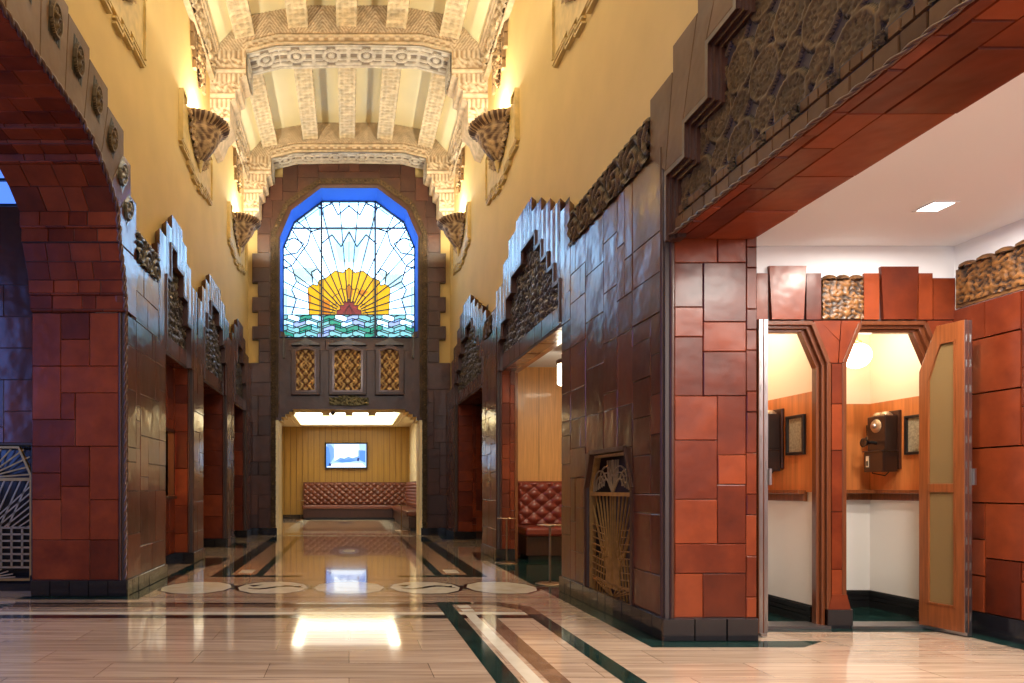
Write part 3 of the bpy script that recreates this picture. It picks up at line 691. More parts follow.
V_ = Fr((-6.14, 0, 0), (0, 1, 0), (0, 0, 1), (1, 0, 0))
MB().fbox(V_, 1.0, 5.4, 1.2, 4.4, -.02, 0).build('glass', 'pane_day', w3)
g_ = MB()
for k in range(6): g_.fbox(V_, 1.0+k*.88-.02, 1.0+k*.88+.02, 1.2, 4.4, 0, .04)
for k in range(5): g_.fbox(V_, 1, 5.4, 1.2+k*.8-.02, 1.2+k*.8+.02, 0, .04)
g_.build('window_frame', 'lead', w3)

# ============================================================ GRILLES
def oct_grille(fr, u0, u1, z0, zt, label, style, seed):
    W = u1-u0; um = (u0+u1)/2; zs = zt-.28; c = .125
    t = thing('metal_grille', tuple(fr.p(um, z0, -.04)), label, 'grille')
    n0, n1 = -.062, -.050
    out = [(u0, z0), (u1, z0), (u1, zs), (u1-c, zt), (u0+c, zt), (u0, zs)]; k = .022
    inn = [(u0+k, z0+k), (u1-k, z0+k), (u1-k, zs-k*.3), (u1-c-k*.6, zt-k), (u0+c+k*.6, zt-k), (u0+k, zs-k*.3)]
    fm = MB(); fm.ringprism(fr, out, inn, n0-.02, n1+.02); fm.fbox(fr, u0, u1, zs-.06, zs-.03, n0-.01, n1+.015)
    fm.build('grille_frame', 'brass', t)
    up = MB(); lo = MB()
    zb = zs-.06
    if style == 'sheaf':
        for s in (-1, 1):
            for r in (.05, .10, .15):
                for cx, cz in ((um+s*.14, zs+.03), (um+s*.27, zs-.0)):
                    pts = [(cx+s*r*math.cos(a), cz+r*math.sin(a)) for a in np.linspace(-.2, PI*.85, 10)]
                    pts = [(a, min(b, zt-.03)) for a, b in pts if abs(a-um) < W/2-.04]
                    if len(pts) > 1: up.line(fr, pts, .008, n0, n1)
            for q in range(3): up.line(fr, [(um, zb+.02), (um+s*(.03+.03*q), zs+.05), (um+s*(.01+.05*q), zt-.05)], .008, n0, n1)
        for s in (-1, 1):
            for q in range(7):      # stems rising and fanning out
                a = q/6; x0 = um+s*(.02+.09*a); x1 = um+s*(.04+.15*a); x2 = um+s*min(W/2-.03, .05+.48*a)
                zk = zb-.42-.12*a
                lo.line(fr, [(x0, z0+.10), (x1*.6+x0*.4, z0+.35), (x1, zk), (x2, zb-.10*a if a > .8 else zb)], .008, n0, n1)
            for q in range(5):
                x = um+s*(.16+.062*q); lo.line(fr, [(x, z0+.04), (x-s*.07, zb-.35-.04*q)], .008, n0, n1)
            for q in range(9):
                z = z0+.14+q*.055; lo.line(fr, [(um+s*.17, z), (um+s*(W/2-.02), z+.02)], .007, n0, n1)
            for q in range(4): lo.line(fr, [(um, z0+.03), (um+s*(.1+.1*q), z0+.13)], .008, n0, n1)
        lo.fbox(fr, u0, u1, z0+.13, z0+.145, n0, n1)
        for q in (0,): lo.line(fr, [(um+q*.02, z0+.13), (um+q*.03, zb)], .008, n0, n1)
        up.build('scroll_panel', 'brass_pale', t); lo.build('sheaf_panel', 'brass', t)
    else:
        for q in range(15):
            a = PI*(q+.5)/15; p1 = (um+math.cos(a)*.5*W*1.1, zb+.03+math.sin(a)*.42)
            f = min(1, (W/2-.03)/abs(p1[0]-um) if abs(p1[0]-um) > 0 else 1, (zt-.03-zb)/(p1[1]-zb))
            lo_x = um+(p1[0]-um)*f; up.line(fr, [(um+math.cos(a)*.05, zb+.03+math.sin(a)*.04), (lo_x, zb+.0+(p1[1]-zb)*f)], .014, n0, n1)
        zg = z0+.52
        for s in (-1, 1):
            for q in range(7): lo.line(fr, [(um+s*(W/2-.02), zg+.02+q*.065), (um+s*max(0, W/2-.02-(.06+q*.07)), zg)], .012, n0, n1)
            for q in range(6): lo.line(fr, [(um+s*(W/2-.04-q*.08), zb), (um+s*max(.0, .22-q*.08), zg)], .014, n0, n1)
        lo.fbox(fr, u0, u1, zg-.01, zg+.01, n0, n1)
        zh = z0+.13
        for q in range(1, 9): lo.fbox(fr, u0+W*q/9-.009, u0+W*q/9+.009, zh, zg, n0, n1)
        for q in range(6): lo.fbox(fr, u0, u1, zh+(zg-zh)*q/6-.009, zh+(zg-zh)*q/6+.009, n0, n1)
        for q in range(11):
            a = PI*(q+.5)/11; lo.line(fr, [(um, z0+.02), (um+math.cos(a)*.3, z0+.02+math.sin(a)*.11)], .012, n0, n1)
        up.build('fan_panel', 'brass', t); lo.build('lattice_panel', 'brass_pale', t)
    return t
oct_grille(WR, 5.01, 5.94, .09, 1.275, 'gilded brass grille with wheat sheaf pattern set in the right pier', 'sheaf', 1)
oct_grille(vf, G0+.01, G1-.01, .09, 1.41, 'brass grille with ray fan and square lattice at far left', 'fan', 2)
sur = MB()     # splayed surround of the pier grille
for p, q in (((4.98, .09), (4.98, 1.0)), ((4.98, 1.0), (5.11, 1.30)), ((5.11, 1.30), (5.84, 1.30)), ((5.84, 1.30), (5.97, 1.0)), ((5.97, 1.0), (5.97, .09))): sur.bar(WR, p, q, .035, -.14, .006)
sur.prism(WR, [(4.98, 1.0), (5.11, 1.30), (4.98, 1.30)], -.2, -.004); sur.prism(WR, [(5.97, 1.0), (5.84, 1.30), (5.97, 1.30)], -.2, -.004)
sur.fbox(WR, 4.98, 5.97, 0, .09, -.2, -.02)
sur.build('grille_surround', 'tile_dark', R1)

# ============================================================ RIGHT PORTAL (alcove opening) header
port = thing('portal_header', (2.3, 2.4, 2.62), 'massive carved and tiled lintel over the phone booth alcove', 'lintel')
INP = [(4.44, 2.62), (4.44, 3.05), (4.20, 3.05), (4.20, 3.26), (3.93, 3.26), (3.93, 3.57), (3.645, 3.57), (3.645, 3.85), (-1.05, 3.85)]
pc = MB(); pc.prism(Fr((2.13, 0, 0), (0, 1, 0), (0, 0, 1), (-1, 0, 0)), [(4.455, 2.635), (4.54, 3.38), (4.28, 3.60), (3.93, 3.70), (3.68, 3.93), (3.48, 3.98), (-1.05, 3.98), (-1.05, 2.635)], -.49, 0); pc.build('header_core', 'grout_dark', port)
st = MB(); st.tiles(SOFF(2.635), 2.16, 2.64, -1.05, 4.45, 181, cell=.15, sizes=[(2, 3), (1, 3), (2, 4), (1, 2), (3, 3)], h=.012); st.tiles(SOFF(2.635), 2.09, 2.16, -1.05, 4.45, 182, cell=.1, sizes=[(1, 3), (1, 2)], h=.012)
st.build('soffit_tiles', ['tile', 'grout_dark'], port)
bt = MB(); bt.tiles(Fr((2.62, 0, 0), (0, 1, 0), (0, 0, 1), (1, 0, 0)), -1.0, 4.45, 2.64, 2.73, 183); bt.build('back_tiles', ['tile', 'grout_dark'], port)
lt = MB(); rn = random.Random(5); y = 4.42
while y > -1:
    wd = .13; lt.tile(WR, y-wd, y, 2.635, 2.735, rn, 0, -.055, .02); y -= wd
y = 4.42
k = 0
while y > -1:
    wd = .065; 
    if k % 4 == 2: lt.relief(WR, y-wd, y, 2.742, 2.80, .008, leafwave(30), .02, n=-.045, mi=1)
    else: lt.tile(WR, y-wd, y, 2.742, 2.80, rn, 0, -.055, .016)
    y -= wd; k += 1
lt.fbox(WR, -1.05, 4.44, 2.63, 2.81, -.07, -.052, 2)
lt.build('lintel_tiles', ['tile_tan', 'relief_bronze', 'grout_dark'], port)
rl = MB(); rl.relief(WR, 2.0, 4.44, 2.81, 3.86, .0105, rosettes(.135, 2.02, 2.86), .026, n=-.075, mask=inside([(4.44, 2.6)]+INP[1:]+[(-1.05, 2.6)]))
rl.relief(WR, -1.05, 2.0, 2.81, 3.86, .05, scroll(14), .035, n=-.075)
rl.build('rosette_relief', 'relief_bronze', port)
em = MB(); rope(em, [(2.075, 4.43, 2.632), (2.075, -1.0, 2.632)], .013); em.build('rope_moulding', 'rope_bronze', port)
mo = MB()
pts = [(4.44, 2.6), (4.44, 3.05), (4.20, 3.05), (4.20, 3.26), (3.93, 3.26), (3.93, 3.57), (3.645, 3.57), (3.645, 3.85), (2.2, 3.85)]
for off, wd, nn in ((.0, .03, .012), (-.03, .03, -.012), (-.06, .03, -.035)):
    ou = [(a+off, b+off if i_ else b) for i_, (a, b) in enumerate(pts)]; inn_ = [(a+off-wd, b+off-wd if i_ else b) for i_, (a, b) in enumerate(pts)]
    mo.prism(WR, ou+inn_[::-1], -.09, nn)
mo.build('stepped_moulding', 'tile_dark', port)
bl = [[(4.68, 3.25), (4.68, 3.66), (4.36, 3.66), (4.35, 3.64), (4.45, 3.06)], [(4.35, 3.64), (4.35, 3.82), (4.04, 3.82), (4.215, 3.27), (4.215, 3.06), (4.45, 3.06)],
      [(4.04, 3.82), (4.04, 4.02), (3.72, 4.02), (3.945, 3.585), (3.945, 3.27), (4.215, 3.27)], [(3.72, 4.02), (3.72, 4.22), (3.4, 4.22), (3.4, 3.865), (3.66, 3.865), (3.66, 3.585), (3.945, 3.585)],
      [(4.455, 2.62), (4.455, 3.05), (4.68, 3.24), (4.68, 2.62)], [(3.4, 4.22), (2.2, 4.22), (2.2, 3.865), (3.4, 3.865)], [(2.2, 4.22), (-1.1, 4.22), (-1.1, 3.865), (2.2, 3.865)]]
for i, p in enumerate(bl):
    if i == 4: continue
    cx = sum(a for a, b in p)/len(p); cz = sum(b for a, b in p)/len(p); p = [(cx+(a-cx)*.988, cz+(b-cz)*.988) for a, b in p]
    MB().prism(WR, p, -.09, -.002, 0, [.3, .6, .45, .7, .4, .5, .5][i]).build('portal_block', 'tile_tan', port, bevel=.005)
# upper corner of pier R1 above z 3.25 is covered by its blocks

# ============================================================ FAR WALL: brown tile surround, window, grilles
sur = thing('window_surround', (0, 14.55, 0), 'dark brown stepped tile surround framing the sunburst window and lounge opening', 'surround')
SIL = [(0, 8.10), (.22, 8.10), (.22, 8.03), (.65, 8.03), (.65, 7.95), (1.09, 7.95), (1.09, 7.87), (1.41, 7.87), (1.41, 7.61), (1.70, 7.61), (1.70, 7.2), (1.86, 7.2), (1.86, 6.75), (1.95, 6.75), (1.95, 5.99), (2.06, 5.99), (2.06, 5.37), (1.94, 5.37), (1.94, 5.06), (2.06, 5.06), (2.06, 4.75), (1.94, 4.75), (1.94, 4.44), (2.06, 4.44), (2.06, 4.16), (1.92, 4.16), (1.92, 3.66), (2.2, 3.66), (2.2, 0)]
DO = [(1.52, 0), (1.52, 2.44), (1.44, 2.44), (1.44, 2.52), (1.36, 2.52), (1.36, 2.58), (1.28, 2.58), (1.28, 2.63), (1.20, 2.63), (1.20, 2.68), (0, 2.68)]
sl = MB(); ff = front(14.52)
for s_ in (-1, 1): sl.prism(ff, [(s_*a, b) for a, b in SIL+DO+WINH], -.10, 0)
sl.build('backing', 'tile_dark', sur)
tb = MB(); rn = random.Random(3)
blocks = [(0, .22, 7.72, 8.08), (.22, .65, 7.72, 8.01), (.65, 1.09, 7.6, 7.93), (1.09, 1.41, 7.3, 7.85), (1.41, 1.68, 7.1, 7.59), (1.62, 1.84, 6.75, 7.1), (1.66, 1.93, 6.4, 6.73), (1.68, 1.93, 6.0, 6.38), (1.68, 2.04, 5.68, 5.98), (1.68, 2.04, 5.38, 5.67), (1.68, 1.92, 5.07, 5.36), (1.68, 2.04, 4.76, 5.05),
          (1.68, 1.92, 4.45, 4.74), (1.68, 2.04, 4.17, 4.43), (1.68, 1.90, 3.9, 4.15), (1.68, 1.90, 3.67, 3.89)]
for s_ in (-1, 1):
    for a, b, c, d in blocks: tb.tile(ff, min(s_*a, s_*b), max(s_*a, s_*b), c, d, rn, 0, 0, .016, .008)
    a, b = sorted((s_*1.68, s_*2.18)); tb.tiles(ff, a, b, .15, 3.66, 190+s_, cell=.14)
tb.tiles(ff, -1.30, 1.30, 3.92, 4.15, 195, cell=.2)
tb.build('surround_tiles', ['tile_dark', 'grout_dark'], sur)
cf = MB()       # carved band round the window, running down to the floor
for s_ in (-1, 1):
    a, b = sorted((s_*1.55, s_*1.66)); cf.relief(ff, a, b, .15, 6.45, .018, leafwave(13), .04, n=.003)
    for (x0, z0, x1, z1) in ((1.60, 6.42, 1.33, 7.03), (1.33, 7.03, .64, 7.52), (.64, 7.52, 0, 7.52)):
        d = Vector((s_*(x1-x0), 0, z1-z0)); L = d.length; d.normalize(); pr = Vector((-d.z, 0, d.x))
        f4 = Fr((s_*x0, 14.52, z0), d, pr, (0, -1, 0)); cf.relief(f4, 0, L, -.06, .06, .018, leafwave(13), .04, n=.003)
    a, b = sorted((s_*1.50, s_*1.54)); cf.fbox(ff, a, b, 2.5, 6.36, 0, .03)
cf.build('carved_band', 'relief_bronze', sur)
bs = MB()
for s_ in (-1, 1):
    a, b = sorted((s_*1.53, s_*2.06)); bs.fbox(ff, a, b, 0, .15, 0, .03)
bs.build('plinth', 'base_tile', sur)
jm = MB()       # moulded jambs of the lounge opening
for s_ in (-1, 1):
    a, b = sorted((s_*1.50, s_*1.56)); jm.box(a, b, 14.5, 15.2, 0, 2.44)
jm.build('opening_jamb', 'cream_paint', sur)
# three ornamental grilles
def orn_grille(cx, wd, label):
    t = thing('ornamental_grille', (cx, 14.5, 2.98), label, 'grille', 'gilded grilles under the sunburst window')
    z0, z1 = 3.06, 3.90; f = front(14.50); h = wd/2
    o_ = [(cx-h-.11, z0-.09), (cx+h+.11, z0-.09), (cx+h+.11, z1+.02), (cx, z1+.15), (cx-h-.11, z1+.02)]
    i_ = [(cx-h, z0), (cx+h, z0), (cx+h, z1), (cx, z1+.06), (cx-h, z1)]
    MB().ringprism(f, o_, i_, -.01, .07).build('frame', 'tile_dark', t, bevel=.01)
    lp = MB()
    for k in range(2): lp.ringprism(f, [(cx+(a-cx)*(1.1-.08*k), 3.5+(b-3.5)*(1.06-.05*k)) for a, b in i_], [(cx+(a-cx)*(1.05-.08*k), 3.5+(b-3.5)*(1.03-.05*k)) for a, b in i_], .05, .085)
    lp.build('inner_bead', 'rope_bronze', t)
    g = MB(); g.relief(f, cx-h, cx+h, z0, z1+.03, .011, lambda U, V: np.clip(.5+.6*np.cos((U-cx)*38)*np.cos((V-z0)*30)+.35*np.cos(np.abs(U-cx)*70+np.sin(V*38)*2), 0, 1), .035, n=.0)
    g.build('gilt_relief', 'relief_gilt', t)
    return t
orn_grille(-.92, .40, 'small gilded grille at left under the sunburst window'); orn_grille(-.03, .58, 'widest gilded grille, centred under the sunburst window'); orn_grille(.86, .40, 'small gilded grille at right under the sunburst window')
pl = MB(); pl.relief(front(14.5), -.42, .42, 2.76, 2.92, .012, lambda U, V: scroll(34)(U, V)*(1-.0*U), .04, n=.0)
pl.relief(front(14.49), -.22, .22, 2.75, 2.96, .012, scroll(40), .03, n=.012); pl.fbox(front(14.5), -.42, .42, 2.76, 2.92, -.01, 0)
pl.build('carved_plaque', 'relief_verd', label='small greenish carved plaque centred above the lounge opening', cat='plaque')
sc = MB()       # cresting sill beneath the window
for cx, wd in ((-.92, .6), (-.03, .8), (.86, .6)):
    sc.prism(front(14.5), [(cx-wd/2, 4.02), (cx+wd/2, 4.02), (cx+wd/2, 4.05), (cx+.1, 4.12), (cx, 4.19), (cx-.1, 4.12), (cx-wd/2, 4.05)], -.02, .08)
for x in (-1.38, 1.36): sc.fbox(front(14.5), x-.02, x+.02, 3.75, 4.2, -.02, .07)
sc.build('cresting', 'relief_teal', sur, bevel=.008)

# ---- the stained glass window
win = thing('window_1', (0, 15.1, 4.19), None, None, kind='structure')
OCT = [(-1.475, 4.19), (1.475, 4.19), (1.475, 6.33), (1.23, 6.90), (.60, 7.37), (-.60, 7.37), (-1.23, 6.90), (-1.475, 6.33)]
gf = front(15.16)
# reveal lining
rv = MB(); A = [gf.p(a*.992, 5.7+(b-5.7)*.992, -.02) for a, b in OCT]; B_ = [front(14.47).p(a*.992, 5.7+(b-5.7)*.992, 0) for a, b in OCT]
rv.add(A+B_, [(i, (i+1) % 8, 8+(i+1) % 8, 8+i) for i in range(8)]); rv.build('reveal', 'reveal_blue_spill', win)
HZ = 4.19+.62*.95   # horizon of the sea in the glass
HZ = 4.84
clipoct = OCT
def clip_poly(poly, cl):
    out = poly; k = len(cl)
    for i in range(k):
        a, b = cl[i], cl[(i+1) % k]; inp = out; out = []
        if not inp: break
        f = lambda p: (b[0]-a[0])*(p[1]-a[1])-(b[1]-a[1])*(p[0]-a[0])
        for j in range(len(inp)):
            p, q = inp[j], inp[(j+1) % len(inp)]; fp, fq = f(p), f(q)
            if fp >= 0: out.append(p)
            if (fp > 0 > fq) or (fp < 0 < fq): s_ = fp/(fp-fq); out.append((p[0]+(q[0]-p[0])*s_, p[1]+(q[1]-p[1])*s_))
    return out
def clip_seg(p, q, cl):
    t0, t1 = 0, 1; k = len(cl)
    for i in range(k):
        a, b = cl[i], cl[(i+1) % k]; f = lambda r: (b[0]-a[0])*(r[1]-a[1])-(b[1]-a[1])*(r[0]-a[0])
        fp, fq = f(p), f(q)
        if fp < 0 and fq < 0: return None
        if fp < 0: t0 = max(t0, fp/(fp-fq))
        elif fq < 0: t1 = min(t1, fp/(fp-fq))
    if t0 >= t1: return None
    L = lambda t: (p[0]+(q[0]-p[0])*t, p[1]+(q[1]-p[1])*t); return L(t0), L(t1)
PM = ['pane_white', 'pane_sky', 'pane_pale', 'pane_yellow', 'pane_amber', 'pane_red', 'pane_teal', 'pane_aqua', 'pane_blue']
gl = MB(); ld = MB()
gl.poly(gf, OCT, 0, 0)
def pane(poly, mi, lv=1, lead=True, wd=.026):
    p = clip_poly(poly, OCT)
    if len(p) > 2: gl.poly(gf, p, .0015*lv, mi)
    if lead:
        for a, b in zip(poly, poly[1:]+poly[:1]):
            r_ = clip_seg(a, b, OCT)
            if r_: ld.bar(gf, r_[0], r_[1], wd, .008, .022)
def lead(pts, wd=.028):
    for a, b in zip(pts, pts[1:]):
        r_ = clip_seg(a, b, OCT)
        if r_: ld.bar(gf, r_[0], r_[1], wd, .008, .022)
# zoom picture coordinates (512,408) = sun foot; 6.606 px per photo px, 45 px per metre at the glass
def Z(x, y): return ((x-512)/6.606/44.93-.0, HZ+(408-y)/6.606/44.93)
def sym(pts):
    return pts+[(1024-x, y) for x, y in pts[::-1] if x != 512]
# pale areas of sky
for q, mi in (([(330, -300), (512, -150), (700, -300), (640, 0), (610, 60), (512, 30), (420, 60), (390, 0)], 1), ([(140, 100), (300, 90), (270, 190), (170, 190)], 2), ([(700, 120), (860, 140), (870, 240), (770, 220)], 2),
              ([(60, 230), (140, 240), (165, 310), (140, 400), (60, 400)], 1), ([(890, 235), (965, 210), (965, 400), (890, 400), (855, 310)], 1), ([(420, -60), (600, -90), (560, 60), (450, 60)], 2), ([(100, -500), (330, -420), (330, -250), (140, -180)], 1), ([(700, -460), (900, -420), (900, -230), (720, -260)], 1)):
    pane([Z(*p) for p in q], mi, 1, False)
sun_o = [(250, 408), (240, 230), (275, 205), (303, 215), (312, 182), (360, 165), (420, 118), (474, 130), (512, 95)]
pane([Z(*p) for p in sym(sun_o)], 3, 2, True, .016)
for q in ([(330, 300), (385, 320), (390, 408), (322, 408)], [(640, 255), (600, 290), (560, 260), (600, 240)], [(240, 230), (262, 300), (250, 408), (246, 408)], [(487, 235), (512, 200), (540, 240), (530, 290), (512, 300), (495, 285)]):
    pane([Z(*p) for p in q], 4, 3, False)
sun_m = [(385, 408), (410, 375), (398, 345), (430, 335), (405, 290), (440, 268), (452, 235), (487, 240), (512, 205)]
lead([Z(*p) for p in sym(sun_m)], .012)
red = [(430, 408), (432, 378), (455, 372), (452, 345), (478, 345), (480, 318), (500, 325), (512, 300)]
pane([Z(*p) for p in sym(red)], 5, 4, True, .012)
lead([Z(512, 408), Z(512, -500)], .010)
for x in (470, 485): lead([Z(x, 408), Z(512, 340), Z(1024-x, 408)], .008)
# rays from the sun out to the frame
for a in np.linspace(8, 172, 18):
    an = R(a); c0, s0 = math.cos(an), math.sin(an)
    lead([(c0*.30, HZ+s0*.28), (c0*3.2, HZ+s0*3.2)], .024)
# jagged cloud lines in the sky
for pts in ([(60, 20), (135, 85), (165, 190), (135, 240), (165, 310), (135, 408)], [(60, 20), (170, 0), (215, -60)], [(135, 85), (60, 110)], [(170, 190), (240, 230)], [(265, 125), (303, 105), (322, 130)], [(265, 125), (275, 205)], [(140, 80), (180, 20)],
            [(180, -200), (260, -140), (240, -60), (180, 20)], [(260, -140), (330, -160)], [(330, -60), (400, -120), (460, -40), (512, -140)], [(100, -80), (150, -100), (215, -60)], [(330, -290), (400, -330), (440, -250), (512, -310)], [(215, -360), (330, -290)], [(100, -260), (180, -200)]):
    lead([Z(*p) for p in pts]); lead([Z(1024-x, y) for x, y in pts])
# sea
sea = clip_poly([(-1.6, 4.1), (1.6, 4.1), (1.6, HZ), (-1.6, HZ)], OCT); gl.poly(gf, sea, .006, 7)
rn = random.Random(12); 
for row in range(6):
    z0 = HZ-.125*(row+1)
    for k in range(14):
        x0 = -1.62-.13*(row % 2)+.262*k; up_ = .045 if k % 2 else -.045
        q = [(x0, z0+up_), (x0+.262, z0-up_), (x0+.262, z0-up_+.125), (x0, z0+up_+.125)]
        mi = rn.choice([7, 8, 0, 7, 1, 6]) if row < 2 else rn.choice([6, 7, 8, 6, 7]) if row < 4 else rn.choice([6, 6, 6, 8])
        q = [p for p in clip_poly(clip_poly(q, [(-1.5, 4.19), (1.5, 4.19), (1.5, HZ), (-1.5, HZ)]), OCT)]
        if len(q) > 2: pane(q, mi, 5, True, .020)
gl.build('stained_glass', PM, win)
ld.fbox(gf, -1.47, 1.47, HZ-.012, HZ+.012, .008, .03)
for x in (-.61, .58): ld.fbox(gf, x-.022, x+.022, 4.19, 7.36, .006, .05); ld.fbox(gf, x-.05, x-.04, 4.19, 7.36, .006, .03); ld.fbox(gf, x+.04, x+.05, 4.19, 7.36, .006, .03)
ld.fbox(gf, -1.28, 1.28, 6.74, 6.775, .006, .045)
ld.ringprism(gf, [(a*1.0, 5.7+(b-5.7)*1.0) for a, b in OCT], [(a*.975, 5.7+(b-5.7)*.975) for a, b in OCT], .004, .05)
ld.ringprism(gf, [(a*.95, 5.7+(b-5.7)*.95) for a, b in OCT], [(a*.943, 5.7+(b-5.7)*.943) for a, b in OCT], .008, .022)
for s_ in (-1, 1):
    for x, z in ((1.33, 6.62), (1.2, 6.85), (1.38, 6.38), (1.41, 4.28)): ld.ringprism(gf, [(s_*x+.05*math.cos(a), z+.05*math.sin(a)) for a in np.linspace(0, 2*PI, 9)[:-1]], [(s_*x+.037*math.cos(a), z+.037*math.sin(a)) for a in np.linspace(0, 2*PI, 9)[:-1]], .006, .03)
ld.build('lead_cames', 'lead', win)

# ============================================================ CEILING ARCHES and BEAMS
HALF = [(WY-.004, 6.32), (2.06, 6.36), (1.97, 6.58), (1.85, 6.70), (1.85, 7.02), (1.77, 7.06), (1.77, 7.19), (1.70, 7.22), (1.70, 7.38), (1.60, 7.43), (1.60, 7.78), (1.12, 7.90), (0, 7.92)]
TOP = [(0, 8.50), (.28, 8.30), (.52, 8.30), (.62, 8.49), (.95, 8.45), (1.08, 8.30), (1.38, 8.30), (1.48, 8.36), (1.62, 8.335), (WY-.004, 7.745)]
FULL = HALF+[(-a, b) for a, b in HALF[::-1][1:]]+[(-WY+.004, 7.745), (-1.62, 8.335), (-.75, 8.495), (.75, 8.495), (1.62, 8.335), (WY-.004, 7.745)]
def ceil_arch(y0, y1, label, fine=True):
    t = thing('ceiling_arch', (0, (y0+y1)/2, 7.9), label, 'arch', 'carved stone arches across the vault')
    MB().prism(front(y0+.02), FULL, -(y1-y0-.02), 0).build('arch_body', 'stone_carved', t, bevel=.01)
    m_ = MB(); msk = inside(FULL)
    def fn(U, V):
        A_ = np.abs(U); hgt = V-np.where(A_ < 1.6, 7.9-.12*np.clip((A_-1.1)/.5, 0, 1), 6.3)
        cell = np.abs(np.modf(A_/.82)[0]-.5)                      # fans between the beams
        fan = .5+.5*np.sign(np.sin((cell*1.1+V)*95))
        flute = .5+.5*np.sign(np.sin(A_*85)); fret = np.where(np.sin(A_*40)*np.sin(V*80) > 0, .9, .25)
        edge = np.where(hgt < .045, 1, np.where(hgt < .06, .1, np.where(hgt < .13, fret, np.where(hgt < .16, .9, np.where(hgt < .18, .1, fan*.75+.15)))))
        b_ = np.modf(V*2.6)[0]
        side = np.where(b_ < .34, flute*.8+.1, np.where(b_ < .40, .1, np.where(b_ < .55, 1, np.where(b_ < .60, .1, scroll(34)(U, V)))))
        h = np.where(A_ < 1.6, edge, side); h = np.where((A_ > 1.6) & (V > 7.8), fan*.7+.2, h)
        return h
    m_.relief(front(y0+.02), -WY, WY, 6.34, 8.5, .0145, fn, .02, n=.0, mask=lambda a, b: msk(a, b))
    m_.build('front_carving', 'stone_relief', t)
    so = MB()
    seg = [((-1.60, 7.43), (-1.60, 7.78)), ((-1.60, 7.78), (-1.12, 7.90)), ((-1.12, 7.90), (0, 7.92)), ((0, 7.92), (1.12, 7.90)), ((1.12, 7.90), (1.60, 7.78)), ((1.60, 7.78), (1.60, 7.43))]
    def sfn(U, V):
        c = np.abs(V-(y1-y0)/2)/((y1-y0)/2); x = np.abs(np.modf(np.abs(U)/.56)[0]-.5)*2
        e = np.hypot(x*1.2, c*1.2); r = .2+.6*((c > .82))
        r = np.where((x > .25) & (c < .78) & ((c > .55) | (x > .9)), .8, r); r = np.where((x > .45) & (c < .38) & (c > .2), .9, r)
        return np.where((e < .62) & (e > .42), 1, np.where(e < .22, .9, r))
    for (a, b), (c, d) in seg:
        dv = Vector((c-a, 0, d-b)); L = dv.length; dv.normalize(); nn = Vector((dv.z, 0, -dv.x))
        if abs(a) == abs(c): nn = Vector((-1 if a > 0 else 1, 0, 0))
        f5 = Fr((a, y0, b), dv, (0, 1, 0), nn); so.relief(f5, 0, L, .02, y1-y0, .014, sfn, .03, n=.001)
    so.build('soffit_carving', 'stone_soffit', t)
    return t
ceil_arch(14.0, 14.5, 'farthest carved stone arch, touching the window wall'); A2 = ceil_arch(10.6, 11.2, 'middle carved stone arch with patterned underside across the vault')
def beam(y0, y1, x, zb, tilt, label, group):
    t = thing('ceiling_beam', (x, (y0+y1)/2, zb), label, 'beam', group)
    a = R(tilt); u = Vector((math.cos(a), 0, -math.sin(a))); nn = Vector((-math.sin(a), 0, -math.cos(a)))
    f6 = Fr((x, 0, zb), u, (0, 1, 0), nn); w_ = .155
    b_ = MB(); b_.fbox(f6, -w_, w_, y0, y1, -.36, 0); b_.build('beam_body', 'stone_beam', t)
    r_ = MB(); r_.relief(f6, -w_, w_, y0, y1, .02, lambda U, V: np.where(np.abs(U) > .12, 1, np.where(np.abs(np.abs(U)-.06) < .012, .7, .45*(np.sin(V*60) > 0)+.3*(np.sin(V*26+U*20) > .2))), .02, n=.001)
    for k in range(int((y1-y0)/.14)):
        for s_ in (-1, 1): r_.fbox(f6, s_*w_-.012*(s_ > 0)-.0, s_*w_+.012*(s_ < 0)+s_*.012, y0+.14*k+.03, y0+.14*k+.10, -.06, -.0)
    r_.build('beam_carving', 'beam_relief', t)
XS = [(-1.62, 8.02, -12), (-.79, 8.17, -4), (-.04, 8.19, 0), (.73, 8.17, 4), (1.56, 8.02, 12)]
nm5 = ['leftmost', 'second from left', 'central', 'second from right', 'rightmost']
for (x, z, tl), nm in zip(XS, nm5):
    beam(11.2, 14.02, x, z, tl, '%s of five long carved beams between the two stone arches' % nm, 'carved beams in the far ceiling bay')
for (x, z, tl), nm in zip(XS, nm5):
    beam(6.0, 10.62, x, z, tl, '%s of five carved beams in the nearer ceiling bay, before the middle arch' % nm, 'carved beams in the near ceiling bay')
# carved cornice along the top of both long walls
for s_, fr, nm, sd in ((-1, WL, 'left', 'left'), (1, WR, 'right', 'right')):
    c_ = MB(); f7 = Fr((s_*WY, 0, 0), (0, 1, 0), (0, 0, 1), (-s_, 0, 0))
    c_.fbox(f7, 3.5, 14.5, 7.36, 7.78, 0, .05); c_.relief(f7, 5.2, 14.5, 7.40, 7.76, .021, scroll(22), .06, n=.05)
    for k in range(2): c_.fbox(f7, 3.5, 14.5, 7.76-.42*k, 7.80-.42*k, 0, .12-.04*k)
    c_.tube([(s_*(WY-.12), 3.5, 7.84), (s_*(WY-.12), 14.4, 7.84)], .035, 8)
    struct(c_, 'trim_%d' % (4 if s_ < 0 else 5), 'stone_relief')
